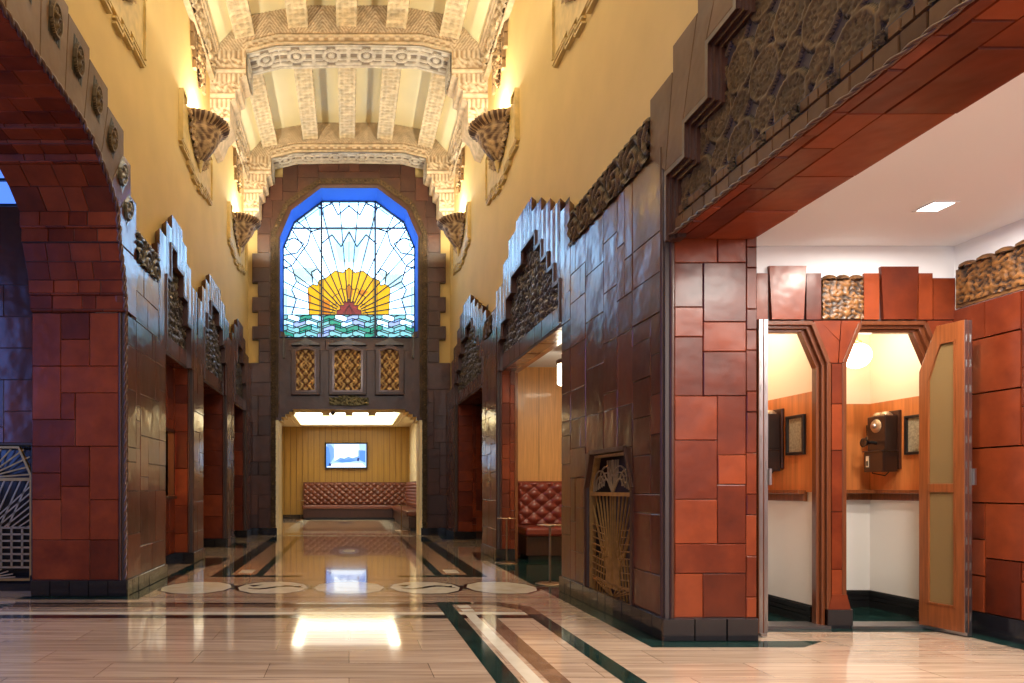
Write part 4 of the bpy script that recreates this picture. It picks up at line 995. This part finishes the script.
# carved drops on the wall above each sconce
def drop(s_, yc, label):
    f7 = Fr((s_*WY, 0, 0), (0, 1, 0), (0, 0, 1), (-s_, 0, 0)); d = MB()
    for k, (dy, z0, z1) in enumerate(((-.30, 7.16, 7.36), (-.30, 6.94, 7.13), (-.30, 6.80, 6.91), (-.42, 7.02, 7.2), (-.42, 7.22, 7.36), (.30, 7.16, 7.36), (.30, 6.94, 7.13), (.30, 6.80, 6.91))):
        d.ringprism(f7, [(yc+dy-.04, z0), (yc+dy+.04, z0), (yc+dy+.04, z1), (yc+dy-.04, z1)], [(yc+dy-.02, z0+.02), (yc+dy+.02, z0+.02), (yc+dy+.02, z1-.02), (yc+dy-.02, z1-.02)], 0, .05)
    P = [(yc-.22, 7.37), (yc+.22, 7.37), (yc+.22, 7.05), (yc+.1, 6.9), (yc+.04, 6.72), (yc-.04, 6.72), (yc-.1, 6.9), (yc-.22, 7.05)]
    d.relief(f7, yc-.23, yc+.23, 6.72, 7.37, .018, scroll(34), .07, n=.01, mask=inside(P)); d.prism(f7, P, 0, .01)
    d.build('carved_drop', 'terracotta_relief', label=label, cat='ornament', group='carved drops under the cornice')

# ============================================================ WALL SCONCES
def sconce(s_, yc, label, full=True):
    f7 = Fr((s_*WY, yc, 0), (0, 1, 0), (0, 0, 1), (-s_, 0, 0))
    t = thing('wall_sconce', (s_*WY, yc, 5.55), label, 'wall lamp', 'terracotta bowl sconces on the long walls')
    pl_ = MB()
    P = [(-.16, 5.62), (-.08, 5.5), (.08, 5.5), (.16, 5.62)]
    half = [(0, 5.34), (.22, 5.34), (.22, 5.40), (.5, 5.40), (.5, 5.46), (.93, 5.46), (.93, 6.05), (.74, 6.05), (.74, 5.97), (0, 5.97)]
    pl_.prism(f7, half+[(-a, b) for a, b in half[::-1][1:-1]], 0, .035)
    for sg in (-1, 1):
        for g in (0, .05):
            st_ = [(.06, 5.29-g), (.26, 5.29-g), (.26, 5.35-g), (.54, 5.35-g), (.54, 5.41-g), (.97-g, 5.41-g)]
            pl_.line(f7, [(sg*a, b) for a, b in st_], .022, 0, .045)
        pl_.line(f7, [(sg*.93, 5.44), (sg*.93, 6.07), (sg*.74, 6.07), (sg*.74, 5.99)], .03, 0, .06)
    pl_.build('back_plate', 'plate_gold', t)
    cp = MB(); cp.relief(f7, -.64, .64, 5.55, 5.98, .02, scroll(30), .06, n=.036, mask=inside([(-.2, 5.55), (.2, 5.55), (.55, 5.75), (.62, 5.97), (-.62, 5.97), (-.55, 5.75)]))
    cp.build('carved_panel', 'terracotta_relief', t)
    b_ = MB(); C0 = Vector((s_*WY, yc, 0)); prof = [(.03, 5.56), (.10, 5.60), (.17, 5.66), (.26, 5.77), (.33, 5.90), (.37, 6.00), (.43, 6.03), (.46, 6.05), (.47, 6.09), (.44, 6.10)]
    pr = [(np.interp(h, [p_[1] for p_ in prof], [p_[0] for p_ in prof]), h) for h in list(np.linspace(5.56, 6.03, 26))+[6.05, 6.09, 6.10]]; prof = pr
    seg = 64; k = seg+1; Pt = []; An = np.linspace(-PI/2, PI/2, k); TT = []
    for r, h in prof:
        pat = np.clip(.5+.5*np.sin(An*9+2*np.sin(h*30))*np.cos(h*46+1.6*np.sin(An*6)), 0, 1) if h < 6.0 else .5+.5*np.sign(np.sin(An*40)); TT.append(pat)
        for j in range(k):
            rr = r+.022*(pat[j]-.5)*min(1, r/.1); Pt.append(C0+Vector((-s_*max(rr, .01)*math.cos(An[j]), rr*math.sin(An[j]), h)))
    F = [(i*k+j, i*k+j+1, (i+1)*k+j+1, (i+1)*k+j) for i in range(len(prof)-1) for j in range(seg)]
    tq = [float(TT[i][j]+TT[i+1][j])/2 for i in range(len(prof)-1) for j in range(seg)]
    if s_ < 0: F = [f[::-1] for f in F]
    b_.add(Pt, F, 0, .5, True); b_.t[:] = tq
    inn = [(.38, 6.095), (.30, 5.95), (.18, 5.80), (.02, 5.74)]; Pi = []
    for r, h in inn:
        for j in range(k): a = -PI/2+PI*j/seg; Pi.append(C0+Vector((-s_*r*math.cos(a), r*math.sin(a), h)))
    F2 = [(i*k+j, (i+1)*k+j, (i+1)*k+j+1, i*k+j+1) for i in range(3) for j in range(seg)]
    b_.add(Pi, F2, 0, .5, True)
    top_ = Pt[-k:]+Pi[:k]; b_.add(top_, [(j, j+1, k+j+1, k+j) for j in range(seg)])
    b_.build('bowl', 'terracotta_relief', t)
    fn = MB(); fn.lathe((s_*(WY-.07), yc, 5.42), [(.0, 0), (.022, .03), (.012, .05), (.03, .08), (.035, .12), (.05, .17)], 12); fn.build('finial', 'plate_gold', t)
    bb = MB(); bb.lathe((s_*(WY-.19), yc, 5.86), [(0, 0), (.05, .02), (.06, .06), (.04, .12), (0, .15)], 14); bb.build('bulb', 'bulb', t)
    lamp('sconce_lamp', 'POINT', (s_*(WY-.20), yc, 6.13), 120, (1, .92, .72), size=.08)
plain('plate_gold', (.62, .45, .16), .5, noise=.15, nscale=10)
far_ = ['nearest', 'second', 'farthest']
for s_, sd in ((-1, 'left'), (1, 'right')):
    for k, yc in enumerate((6.15, 9.6, 13.05)):
        sconce(s_, yc, ('cropped bowl sconce at the top edge of the %s wall' if k == 0 else 'larger bowl sconce uplighting the %s yellow wall, nearer one' if k == 1 else 'far bowl sconce on the %s yellow wall beside the sunburst window') % sd)
        if k: drop(s_, yc+.15, 'carved drop high on the %s wall above the %s bowl sconce' % (sd, 'nearer' if k == 1 else 'far'))

# ============================================================ BENCH NICHE (right)
struct(MB().box(2.2, 4.6, 10.0, 10.06, 0, 2.9), 'wall_niche_far', 'wood_panel')
struct(MB().box(4.5, 4.56, 6.66, 10.0, 0, 2.9), 'wall_niche_right', 'cream_paint')
struct(MB().box(2.68, 4.5, 6.60, 6.66, 0, 2.9), 'wall_niche_near', 'cream_paint')
struct(MB().box(2.32, 4.6, 6.62, 10.06, 2.77, 2.87), 'ceiling_niche', 'plaster_white')
cs = MB(); cs.box(2.30, 2.38, 9.62, 9.98, 0, 2.75); cs.box(2.33, 2.36, 9.58, 9.62, 0, 2.75); cs.box(2.30, 2.38, 6.66, 9.98, 2.62, 2.75); struct(cs, 'trim_6', 'wood_door')
pn = MB()
for k in range(7): pn.box(2.42+.36*k, 2.424+.36*k, 9.994, 10, 1.1, 2.76)
struct(pn, 'trim_7', 'wood_dark')
def tufted(mb, fr, u0, u1, v0, v1, sp, amp, n):
    def fn(U, V):
        a = (U-u0)/sp; b = (V-v0)/(sp*.8); d = np.abs(np.sin(PI*(a+b)/1.0*.5*2/2+0))*0
        p = np.abs(np.sin(PI*(a/1+b/1)/2)); q = np.abs(np.sin(PI*(a/1-b/1)/2))
        e = np.minimum(1, np.minimum(U-u0, u1-U)/.03)*np.minimum(1, np.minimum(V-v0, v1-V)/.03)
        return np.clip((p*q)**.5, 0, 1)*np.clip(e, 0, 1)
    mb.relief(fr, u0, u1, v0, v1, sp/9, fn, amp, n=n)
def buttons(mb, fr, u0, u1, v0, v1, sp, n, r=.009):
    j = 0; v = v0
    while v < v1-.02:
        u = u0+(sp if j % 2 else 0)
        while u < u1-.02:
            if u > u0+.02 and v > v0+.02: mb.lathe(fr.p(u, v, n), [(r, 0), (r*.8, r*.5), (0, r*.8)], 8, axis=fr.n)
            u += 2*sp
        v += sp*.8; j += 1
def seat_run(t, fr, u0, u1, hb=1.09):
    """fr: u along, v up, n towards the sitter, origin at the back line"""
    b_ = MB(); b_.fbox(fr, u0, u1, .03, hb-.01, -.02, .06); tufted(b_, fr, u0+.01, u1-.01, .46, hb, .115, .055, .062); b_.fbox(fr, u0, u1, hb-.02, hb+.01, -.02, .08)
    b_.build('backrest', BL, t)
    bt_ = MB(); buttons(bt_, fr, u0+.01, u1-.01, .46, hb, .115, .066); bt_.build('buttons', BL, t)
    s_ = MB(); s_.fbox(fr, u0, u1, .33, .455, .06, .56); s_.build('seat', BL, t, bevel=.035)
    k_ = MB(); k_.fbox(fr, u0+.02, u1-.02, .06, .33, .0, .50); k_.build('seat_base', 'wood_dark', t, bevel=.006)
    p_ = MB(); p_.fbox(fr, u0+.06, u1-.06, 0, .06, .0, .46); p_.build('toe_kick', 'black', t)
BL = 'leather'
t = thing('tufted_bench', (3.3, 9.7, 0), 'red buttoned leather bench in the lit wood niche on the right', 'bench')
seat_run(t, Fr((0, 9.96, 0), (1, 0, 0), (0, 0, 1), (0, -1, 0)), 2.44, 4.4)
t = thing('ceiling_lamp', (2.78, 8.6, 2.30), 'white drum lamp under the ceiling of the bench niche', 'lamp')
MB().lathe((2.78, 8.6, 2.30), [(0, 0), (.13, 0), (.15, .02), (.15, .26), (.13, .28), (0, .28)], 28).build('lamp_shade', 'lamp_white', t)
mb = MB(); mb.lathe((2.78, 8.6, 2.56), [(.158, 0), (.165, .01), (.165, .05), (.15, .06), (0, .06)], 28); mb.tube([(2.78, 8.6, 2.62), (2.78, 8.6, 2.76)], .02); mb.build('lamp_collar', 'rope_bronze', t)
# small drink tables
def drink_table(x, y, h, r, label):
    t = thing('drink_table', (x, y, 0), label, 'side table', 'slim pedestal drink tables')
    MB().lathe((x, y, 0), [(0, 0), (.15, 0), (.15, .008), (.13, .014), (.02, .022), (0, .022)], 28).build('base', 'bronze_table', t)
    MB().tube([(x, y, .02), (x, y, h-.015)], .012).build('post', 'bronze_table', t)
    MB().lathe((x, y, h-.02), [(0, 0), (.04, 0), (.04, .012), (0, .012)], 18).build('top_plate', 'bronze_table', t)
    MB().lathe((x, y, h-.008), [(0, 0), (r, 0), (r, .010), (0, .010)], 32).build('table_top', 'glass_top', t)
plain('glass_top', (.55, .38, .22), .1, metal=.6)
drink_table(2.10, 9.10, .60, .125, 'slim bronze drink table standing nearer the far jamb of the bench niche')
drink_table(2.09, 7.10, .62, .13, 'slim bronze drink table nearest the camera, beside the grille pier')
drink_table(1.22, 15.9, .60, .13, 'slim bronze drink table at the near end of the lounge sofa, right side')
drink_table(-1.50, 21.3, .62, .13, 'slim bronze drink table by the left end of the lounge sofa')

# ============================================================ LOUNGE FURNITURE
BL = 'leather_brown'
t = thing('corner_sofa', (0, 21.9, 0), 'long brown buttoned leather corner sofa in the far lounge', 'sofa')
seat_run(t, Fr((0, 22.18, 0), (1, 0, 0), (0, 0, 1), (0, -1, 0)), -1.48, 1.9, 1.18)
seat_run(t, Fr((1.90, 0, 0), (0, 1, 0), (0, 0, 1), (-1, 0, 0)), 15.95, 21.62, 1.18)
t = thing('television', (-.08, 22.2, 1.87), 'black framed wall screen showing a bluish street scene above the sofa', 'screen')
tf = front(22.24); TX0, TX1, TZ0, TZ1 = -.77, .61, 1.65, 2.47
TX0, TX1, TZ0, TZ1 = (325-349)/30.63, (367.5-349)/30.63, 1+(488-468.8)/30.63, 1+(488-442.7)/30.63
fm = MB(); k = .045; fm.ringprism(tf, [(TX0, TZ0), (TX1, TZ0), (TX1, TZ1), (TX0, TZ1)], [(TX0+k, TZ0+k), (TX1-k, TZ0+k), (TX1-k, TZ1-k), (TX0+k, TZ1-k)], -.04, .05); fm.build('frame', 'black_gloss', t, bevel=.006)
s_ = MB(); W_, H_ = TX1-TX0-2*k, TZ1-TZ0-2*k
def sp_(pts, mi, lv): s_.poly(tf, [(TX0+k+a*W_, TZ0+k+b*H_) for a, b in pts], .01+.001*lv, mi)
sp_([(0, 0), (1, 0), (1, 1), (0, 1)], 0, 0); sp_([(.2, .3), (.85, .3), (.82, .98), (.2, .98)], 1, 1)
sp_([(.02, .1), (.12, .22), (.2, .45), (.19, .8), (.12, .96), (.02, 1)], 4, 2); sp_([(.0, 0), (.1, .12), (.1, .5), (.06, .85), (0, .9)], 2, 3); sp_([(.8, .35), (.98, .2), (.98, .72), (.8, .74)], 4, 2); sp_([(.84, .3), (.98, .2), (.98, .7), (.84, .72)], 2, 3)
sp_([(.2, .25), (.35, .42), (.45, .38), (.55, .46), (.66, .4), (.8, .48), (.8, .28), (.5, .22)], 4, 4); sp_([(.28, .25), (.4, .36), (.5, .32), (.62, .37), (.76, .3), (.6, .22), (.4, .2)], 2, 5); sp_([(0, 0), (1, 0), (.9, .18), (.5, .2), (.12, .14)], 1, 6); sp_([(.76, .28), (.83, .26), (.83, .42), (.78, .40)], 3, 7); sp_([(.05, .05), (.12, .06), (.13, .16), (.07, .18)], 3, 7)
s_.build('screen', ['screen_sky', 'screen_white', 'screen_mid', 'screen_dark', 'screen_soft'], t)
# luminous ceiling and small fittings
lp_ = MB(); lp_.box(-1.3, 1.15, 17.6, 21.0, 3.30, 3.34); lp_.build('luminous_panel', 'lounge_soft', lco)
lp_ = MB(); lp_.ringprism(FLOOR, [(-1.55, 17.2), (1.4, 17.2), (1.4, 21.4), (-1.55, 21.4)], [(-1.3, 17.6), (1.15, 17.6), (1.15, 21.0), (-1.3, 21.0)], 3.30, 3.34); lp_.build('cove_light', 'lounge_light', lco)
cv = MB(); cv.box(-1.6, -1.55, 17.2, 21.4, 3.1, 3.34); cv.box(1.4, 1.45, 17.2, 21.4, 3.1, 3.34); cv.box(-1.6, 1.45, 17.15, 17.2, 3.1, 3.34); cv.box(-1.6, 1.45, 21.4, 21.45, 3.1, 3.34); cv.build('coffer_side', 'cream_paint', lco)
for x, nm in ((-.53, 'left'), (.0, 'middle'), (.53, 'right')):
    b_ = MB(); b_.box(x-.085, x+.085, 15.3, 15.9, 2.68, 2.98); 
    for k in range(3): b_.box(x-.095+.0*k, x+.095, 15.28, 15.3, 2.70+.08*k, 2.74+.08*k)
    b_.build('ceiling_bracket', 'stone_beam', bevel=.01, label='%s of three small stepped ceiling brackets at the lounge entrance' % nm, cat='bracket', group='small brackets at the lounge entrance')
t = thing('security_camera', (-.35, 15.0, 2.60), 'tiny dark dome camera at the top of the lounge opening', 'camera')
MB().lathe((-.35, 14.85, 2.58), [(0, 0), (.03, .008), (.045, .03), (.05, .06)], 16).build('dome', 'black_gloss', t); MB().lathe((-.35, 14.85, 2.64), [(.055, 0), (.06, .02), (.03, .045), (0, .045)], 16).build('mount', 'steel', t)

# ============================================================ PHONE BOOTH ALCOVE
bf = front(4.88)
ZT = 2.196
LB = (2.72, 3.41); RB = (3.56, 4.22)       # clear openings of the two booths
bwm = MB()
# tile face: mullion, spandrels, head courses (each block individually set)
rn = random.Random(77)
def tpoly(mb, poly, mi=0, n0=-.01, n1=.012):
    cx = sum(a for a, b in poly)/len(poly); cz = sum(b for a, b in poly)/len(poly)
    q = [(a+(.003 if a < cx else -.003), b+(.003 if b < cz else -.003)) for a, b in poly]; mb.prism(bf, q, n0, n1, mi, rn.random())
for a, b in ((.15, .42), (.42, .83), (.83, 1.27), (1.27, 1.60), (1.60, 1.89)):
    tpoly(bwm, [(3.44, a), (3.535, a), (3.535, b), (3.44, b)])
tpoly(bwm, [(3.44, 1.89), (3.49, 1.89), (3.50, 2.05), (3.36, ZT-.01), (3.31, ZT)]); tpoly(bwm, [(3.49, 1.89), (3.535, 1.89), (3.655, ZT), (3.51, ZT), (3.50, 2.05)])
tpoly(bwm, [(3.36, ZT-.01), (3.50, 2.05), (3.51, ZT), (3.30, ZT)])
tpoly(bwm, [(4.22, .15), (4.31, .15), (4.31, 1.2), (4.22, 1.2)]); tpoly(bwm, [(4.22, 1.2), (4.31, 1.2), (4.31, ZT), (4.12, ZT), (4.22, 1.89)])
heads = [(2.72, 2.99, 2.535), (2.99, 3.26, 2.585), (3.26, 3.37, 2.535), (3.67, 3.785, 2.535), (3.785, 4.06, 2.58), (4.06, 4.165, 2.535), (4.165, 4.325, 2.50)]
for a, b, z in heads:
    tp = .02 if z > 2.57 else 0; tpoly(bwm, [(a+tp, ZT+.003), (b-tp, ZT+.003), (b, z), (a, z)], 0, -.01, .02 if tp else .012)
bwm.prism(bf, [(2.66, ZT), (4.33, ZT), (4.33, 2.50), (2.66, 2.50)], -.12, -.01, 1)
bwm.prism(bf, [(3.44, 0), (3.535, 0), (3.535, 1.89), (3.655, ZT), (3.31, ZT), (3.44, 1.89)], -.10, -.01, 1)
bwm.prism(bf, [(4.22, 0), (4.33, 0), (4.33, ZT), (4.10, ZT), (4.22, 1.89)], -.15, -.01, 1)
bwm.prism(bf, [(3.415, 0), (3.57, 0), (3.57, .14), (3.545, .24), (3.44, .24), (3.415, .14)], -.1, .022, 0)
bwm.prism(bf, [(3.405, 0), (3.58, 0), (3.58, .135), (3.405, .135)], -.1, .03, 2)
struct(bwm, 'wall_booth_front', ['tile', 'grout_dark', 'base_tile'])
rf_ = MB()
rf_.relief(bf, 3.375, 3.665, ZT+.01, 2.49, .008, scroll(80), .016, n=.008); rf_.fbox(bf, 3.372, 3.668, ZT+.005, 2.49, -.01, .0)
for k in range(3): rf_.lathe(bf.p(3.425+.095*k, 2.485, -.0), [(.05, 0), (.045, .02), (.02, .035), (0, .04)], 12)
rf_.build('carved_plaque', 'relief_gold', label='gilded carved plaque between the two phone booths, above the mullion', cat='plaque')
AR = Fr((4.33, 0, 0), (0, 1, 0), (0, 0, 1), (-1, 0, 0))
struct(MB().box(2.66, 4.37, 4.885, 4.95, 2.50, 2.75), 'wall_booth_upper', 'plaster_white')
# alcove right wall tiles
rt = MB(); rt.tiles(AR, -1, 4.88, .15, 2.27, 201, cell=.125, n=0, h=.02); rt.fbox(AR, -1, 4.88, 0, .15, 0, .03, 2); rt.tiles(AR, -1, 3.98, 2.27, 2.50, 203, cell=.2, h=.02)
struct(rt, 'baseboard_alcove', ['tile', 'grout', 'base_tile'])
rr_ = MB(); rr_.relief(AR, 4.02, 4.84, 2.30, 2.55, .009, scroll(72), .018, n=.012); rr_.fbox(AR, 4.0, 4.86, 2.275, 2.55, 0, .01)
for k in range(6): rr_.lathe(AR.p(4.08+.135*k, 2.545, .01), [(.06, 0), (.055, .02), (.03, .035), (0, .04)], 12)
rr_.build('carved_plaque', 'relief_gold', label='gilded carved frieze plaque on the right alcove wall near the corner', cat='plaque')
# booth interior
bi = MB()
def booth(x0, x1, cut=0):
    bi.box(x0-.02, x0, 4.98, 5.75, 0, 2.5, 0); bi.box(x1, x1+.02, 4.98, 5.75, 0, 2.5, 0); bi.box(x0, x1, 5.75, 5.78, 0, 2.5, 0)
booth(2.72, 3.40); booth(3.50, 4.39)
plain('plaster_booth', (.85, .73, .57), .6); plain('booth_lower', (.80, .76, .70), .6)
struct(bi, 'wall_booths', 'plaster_booth')
struct(MB().box(2.68, 4.43, 4.98, 5.8, 2.5, 2.55), 'ceiling_booths', 'plaster_booth')
pw = MB(); lo = MB(); bs = MB()
for x0, x1 in ((2.72, 3.40), (3.50, 4.39)):
    for (a, b, c, d) in ((x0, x0+.012, 4.99, 5.75), (x1-.012, x1, 4.99, 5.75), (x0, x1, 5.738, 5.75)):
        pw.box(a, b, c, d, .97, 1.707); lo.box(a, b, c, d, .14, .90)
        [bs.box(min(a, b-.03+e_) if a != x0 or (b-a) > .1 else a, b if (b-a) > .1 or a != x0 else a+.03-e_, c if d-c > .1 else 5.72+e_, d, z_, z_+h_) for e_, z_, h_ in ((0, 0, .06), (.008, .06, .005), (0, .065, .03), (.008, .095, .005), (0, .10, .03), (.015, .13, .012))]
struct(pw, 'trim_8', 'wood_booth'); struct(lo, 'trim_9', 'booth_lower'); struct(bs, 'baseboard_booths', 'black')
sh = MB()
for x0, x1 in ((2.72, 3.40), (3.50, 4.39)):
    sh.box(x0, x1, 5.60, 5.75, .955, .985); sh.box(x0, x1, 5.70, 5.75, .90, .955); sh.box(x1-.07, x1, 5.06, 5.75, .955, .985); sh.box(x1-.03, x1, 5.06, 5.75, .90, .955)
struct(sh, 'trim_10', 'wood_door', bevel=.004)
# booth door frames
def bframe(name, x0, x1, full_left):
    fm_ = MB(); c = .13 if full_left else .13
    for k, (o_, d0, d1) in enumerate(((0, -.03, .018), (.022, -.055, -.005), (.044, -.08, -.03))):
        w_ = .03; q = [(x0, 0), (x0, 1.89-.012*k), (x0+.115, ZT-.02-o_), (x1-o_-.115, ZT-.02-o_), (x1-o_, 1.89-.012*k), (x1-o_, 0)]
        for a, b in zip(q, q[1:]): fm_.bar(bf, a, b, w_, d0, d1)
    return fm_
f1 = bframe('a', 2.73, 3.42, True); f2b = bframe('b', 3.53, 4.225, True)
struct(f1, 'trim_11', 'wood_frame', bevel=.004); struct(f2b, 'trim_12', 'wood_frame', bevel=.004)
tr = MB(); tr.box(2.70, 3.42, 4.84, 5.02, 0, .02); tr.box(3.57, 4.24, 4.84, 5.02, 0, .02); struct(tr, 'trim_13', 'steel')
# folding doors, folded square to the booth front
def fold_door(name, xf, y0, y1, clip, ang):
    """xf: x of the face towards the left; a folded pair of leaves .065 thick"""
    d = thing(name, (xf, y1, .02), None, None, kind='structure')
    fr = Fr((xf, 0, 0), (0, 1, 0), (0, 0, 1), (-1, 0, 0)); z0, z1 = .03, 2.125
    for L_ in range(2):
        n1 = -.033*L_-.001; n0 = n1-.030; c = .12 if clip else 0
        out = [(y0, z0), (y1, z0), (y1, z1-.30 if clip else z1), (y1-c, z1), (y0, z1)]; e = .055
        inn = [(y0+e, z0+.16), (y1-e, z0+.16), (y1-e, z1-.36), (y1-c-e*.6, z1-.12), (y0+e, z1-.12)]
        lf = MB(); lf.ringprism(fr, out, inn, n0, n1); lf.fbox(fr, y0+e, y1-e, .97, 1.03, n0, n1)
        leaf = lf.build('door_leaf', 'wood_door', d, bevel=.003)
        bd = MB()
        i2 = [(a+(.012 if a < (y0+y1)/2 else -.012), b+(.012 if b < 1 else -.012)) for a, b in inn]; bd.ringprism(fr, inn, i2, n0+.005, n1+.004)
        bd.build('glazing_bead', 'wood_door', leaf)
        gs = MB(); gs.prism(fr, i2, (n0+n1)/2-.003, (n0+n1)/2+.003); gs.build('glass', 'glass_amber', leaf)
        eg = MB(); eg.fbox(fr, y0-.004, y0, z0, z1, n0+.003, n1-.003); 
        for q in range(12): eg.fbox(fr, y0-.008, y0-.004, z0+.08+.17*q, z0+.13+.17*q, n0+.011, n0+.017)
        eg.build('hinge_strip', 'steel', leaf)
    hd = MB(); hd.fbox(fr, y0-.02, y0-.004, 1.02, 1.13, -.062-.015, -.062-.0); hd.build('door_handle', 'steel', d)
    hd2 = MB(); hd2.fbox(fr, y0-.012, y1, z0-.02, z0, -.05, -.012); hd2.build('floor_guide', 'steel', d)
    d.rotation_euler = (0, 0, R(ang)); return d
plain('glass_amber', (.42, .27, .11), .2, trans=.55, ior=1.3)
fold_door('door_1', 2.735, 4.56, 4.86, False, 0)
d2 = fold_door('door_2', 4.056, 4.56, 4.86, True, 11)
# wall phones
def phone(x, y, label):
    """mounted on a wall facing -x"""
    f8 = Fr((x, y, 0), (0, 1, 0), (0, 0, 1), (-.78, 0, 0)); t = thing('wall_telephone', (x, y, 1.18), label, 'telephone')
    b_ = MB(); b_.fbox(f8, -.11, .11, 1.15, 1.62, 0, .03); b_.build('backboard', 'wood_dark', t, bevel=.006)
    u_ = MB(); u_.fbox(f8, -.095, .095, 1.30, 1.58, .03, .155); u_.build('upper_box', 'phone_wood', t, bevel=.008)
    l_ = MB(); l_.fbox(f8, -.10, .10, 1.13, 1.295, .03, .185); l_.fbox(f8, -.108, .108, 1.29, 1.302, .03, .195); l_.build('battery_box', 'phone_wood', t, bevel=.006)
    dd = MB(); dd.lathe(f8.p(0, 1.50, .155), [(0, .015), (.02, .015), (.045, .012), (.055, .0)], 24, axis=f8.n); dd.build('dial', 'brass_pale', t)
    dc = MB(); dc.lathe(f8.p(0, 1.50, .166), [(.022, 0), (.02, .02), (0, .024)], 16, axis=f8.n); dc.build('dial_hub', 'steel', t)
    mt = MB(); mt.tube([f8.p(0, 1.36, .15), f8.p(0, 1.37, .20), f8.p(0, 1.365, .24)], [.014, .012, .014]); mt.lathe(f8.p(0, 1.365, .235), [(.012, 0), (.02, .01), (.034, .035), (.038, .04), (.02, .03), (0, .03)], 18, axis=f8.n); mt.build('mouthpiece', 'black_gloss', t)
    rc = MB(); rc.tube([f8.p(.13, 1.42, .10), f8.p(.13, 1.52, .11)], [.018, .014]); rc.tube([f8.p(.13, 1.40, .10), f8.p(.13, 1.425, .10)], [.032, .02]); rc.tube([f8.p(.095, 1.50, .10), f8.p(.14, 1.50, .10)], .006); rc.build('receiver', 'black_gloss', t)
    be = MB()
    for s_ in (-.035, .035): be.lathe(f8.p(s_, 1.585, .09), [(.038, 0), (.036, .015), (.02, .028), (0, .032)], 18)
    be.fbox(f8, -.07, .07, 1.578, 1.592, .05, .13); be.build('bells', 'brass_pale', t)
    cb = MB(); cb.fbox(f8, .045, .075, 1.17, 1.26, .185, .188); cb.fbox(f8, .052, .068, 1.18, 1.22, .188, .19, 1); cb.build('coin_plate', ['paper_white', 'black'], t)
    cd = MB(); cd.tube([f8.p(.1, 1.40, .08), f8.p(.12, 1.25, .12), f8.p(.09, 1.12, .1), f8.p(.0, 1.10, .06), f8.p(-.03, 1.14, .04)], .005, 6); cd.build('cord', 'black', t)
    return t
plain('phone_wood', (.022, .010, .007), .35, coat=.3); plain('paper_white', (.75, .68, .5), .5)
phone(4.378, 5.515, 'antique black and wood wall telephone in the right booth')
phone(3.388, 5.42, 'dark wall telephone half hidden in the left booth')
def notice(x, y0, y1, z0, z1, label):
    f8 = Fr((x, 0, 0), (0, 1, 0), (0, 0, 1), (-1, 0, 0)); t = thing('framed_notice', (x, (y0+y1)/2, z0), label, 'framed notice')
    o_ = [(y0, z0), (y1, z0), (y1, z1), (y0, z1)]; k = .022; i_ = [(y0+k, z0+k), (y1-k, z0+k), (y1-k, z1-k), (y0+k, z1-k)]
    MB().ringprism(f8, o_, i_, 0, .022).build('frame', 'black', t, bevel=.003)
    s_ = MB(); s_.poly(f8, i_, .006, 0)
    s_.build('sheet', 'paper', t)
notice(4.378, 5.12, 5.36, 1.26, 1.565, 'dark framed notice beside the telephone in the right booth')
notice(3.388, 5.06, 5.27, 1.25, 1.55, 'dark framed notice in the left booth beside its half hidden phone')
t = thing('globe_lamp', (4.03, 5.42, 1.95), 'glowing white globe lamp inside the right booth', 'lamp')
MB().lathe((4.03, 5.42, 2.05), [(0, -.10)]+[(.10*math.sin(a), -.10*math.cos(a)) for a in np.linspace(.2, PI-.2, 14)]+[(0, .10)], 24).build('globe', 'lamp_white', t)
mb = MB(); mb.lathe((4.03, 5.42, 2.14), [(.035, 0), (.04, .01), (.03, .03), (0, .03)], 16); mb.tube([(4.03, 5.42, 2.16), (4.03, 5.42, 2.5)], .008); mb.build('lamp_stem', 'brass', t)
lamp('booth_lamp', 'POINT', (3.98, 5.30, 2.28), 10, (1, .86, .66), size=.1)
lamp('booth_lamp', 'POINT', (3.06, 5.40, 2.28), 10, (1, .86, .66), size=.1)
t = thing('downlight', (3.60, 4.19, 2.71), 'square recessed downlight in the white alcove ceiling', 'downlight')
k = .08; MB().ringprism(SOFF(2.73), [(3.6-k, 4.19-k), (3.6+k, 4.19-k), (3.6+k, 4.19+k), (3.6-k, 4.19+k)], [(3.6-k+.015, 4.19-k+.015), (3.6+k-.015, 4.19-k+.015), (3.6+k-.015, 4.19+k-.015), (3.6-k+.015, 4.19+k-.015)], 0, .006).build('trim_ring', 'plaster_white', t)
MB().fbox(SOFF(2.73), 3.6-k+.015, 3.6+k-.015, 4.19-k+.015, 4.19+k-.015, 0, .003).build('lens', 'lamp_cool', t)
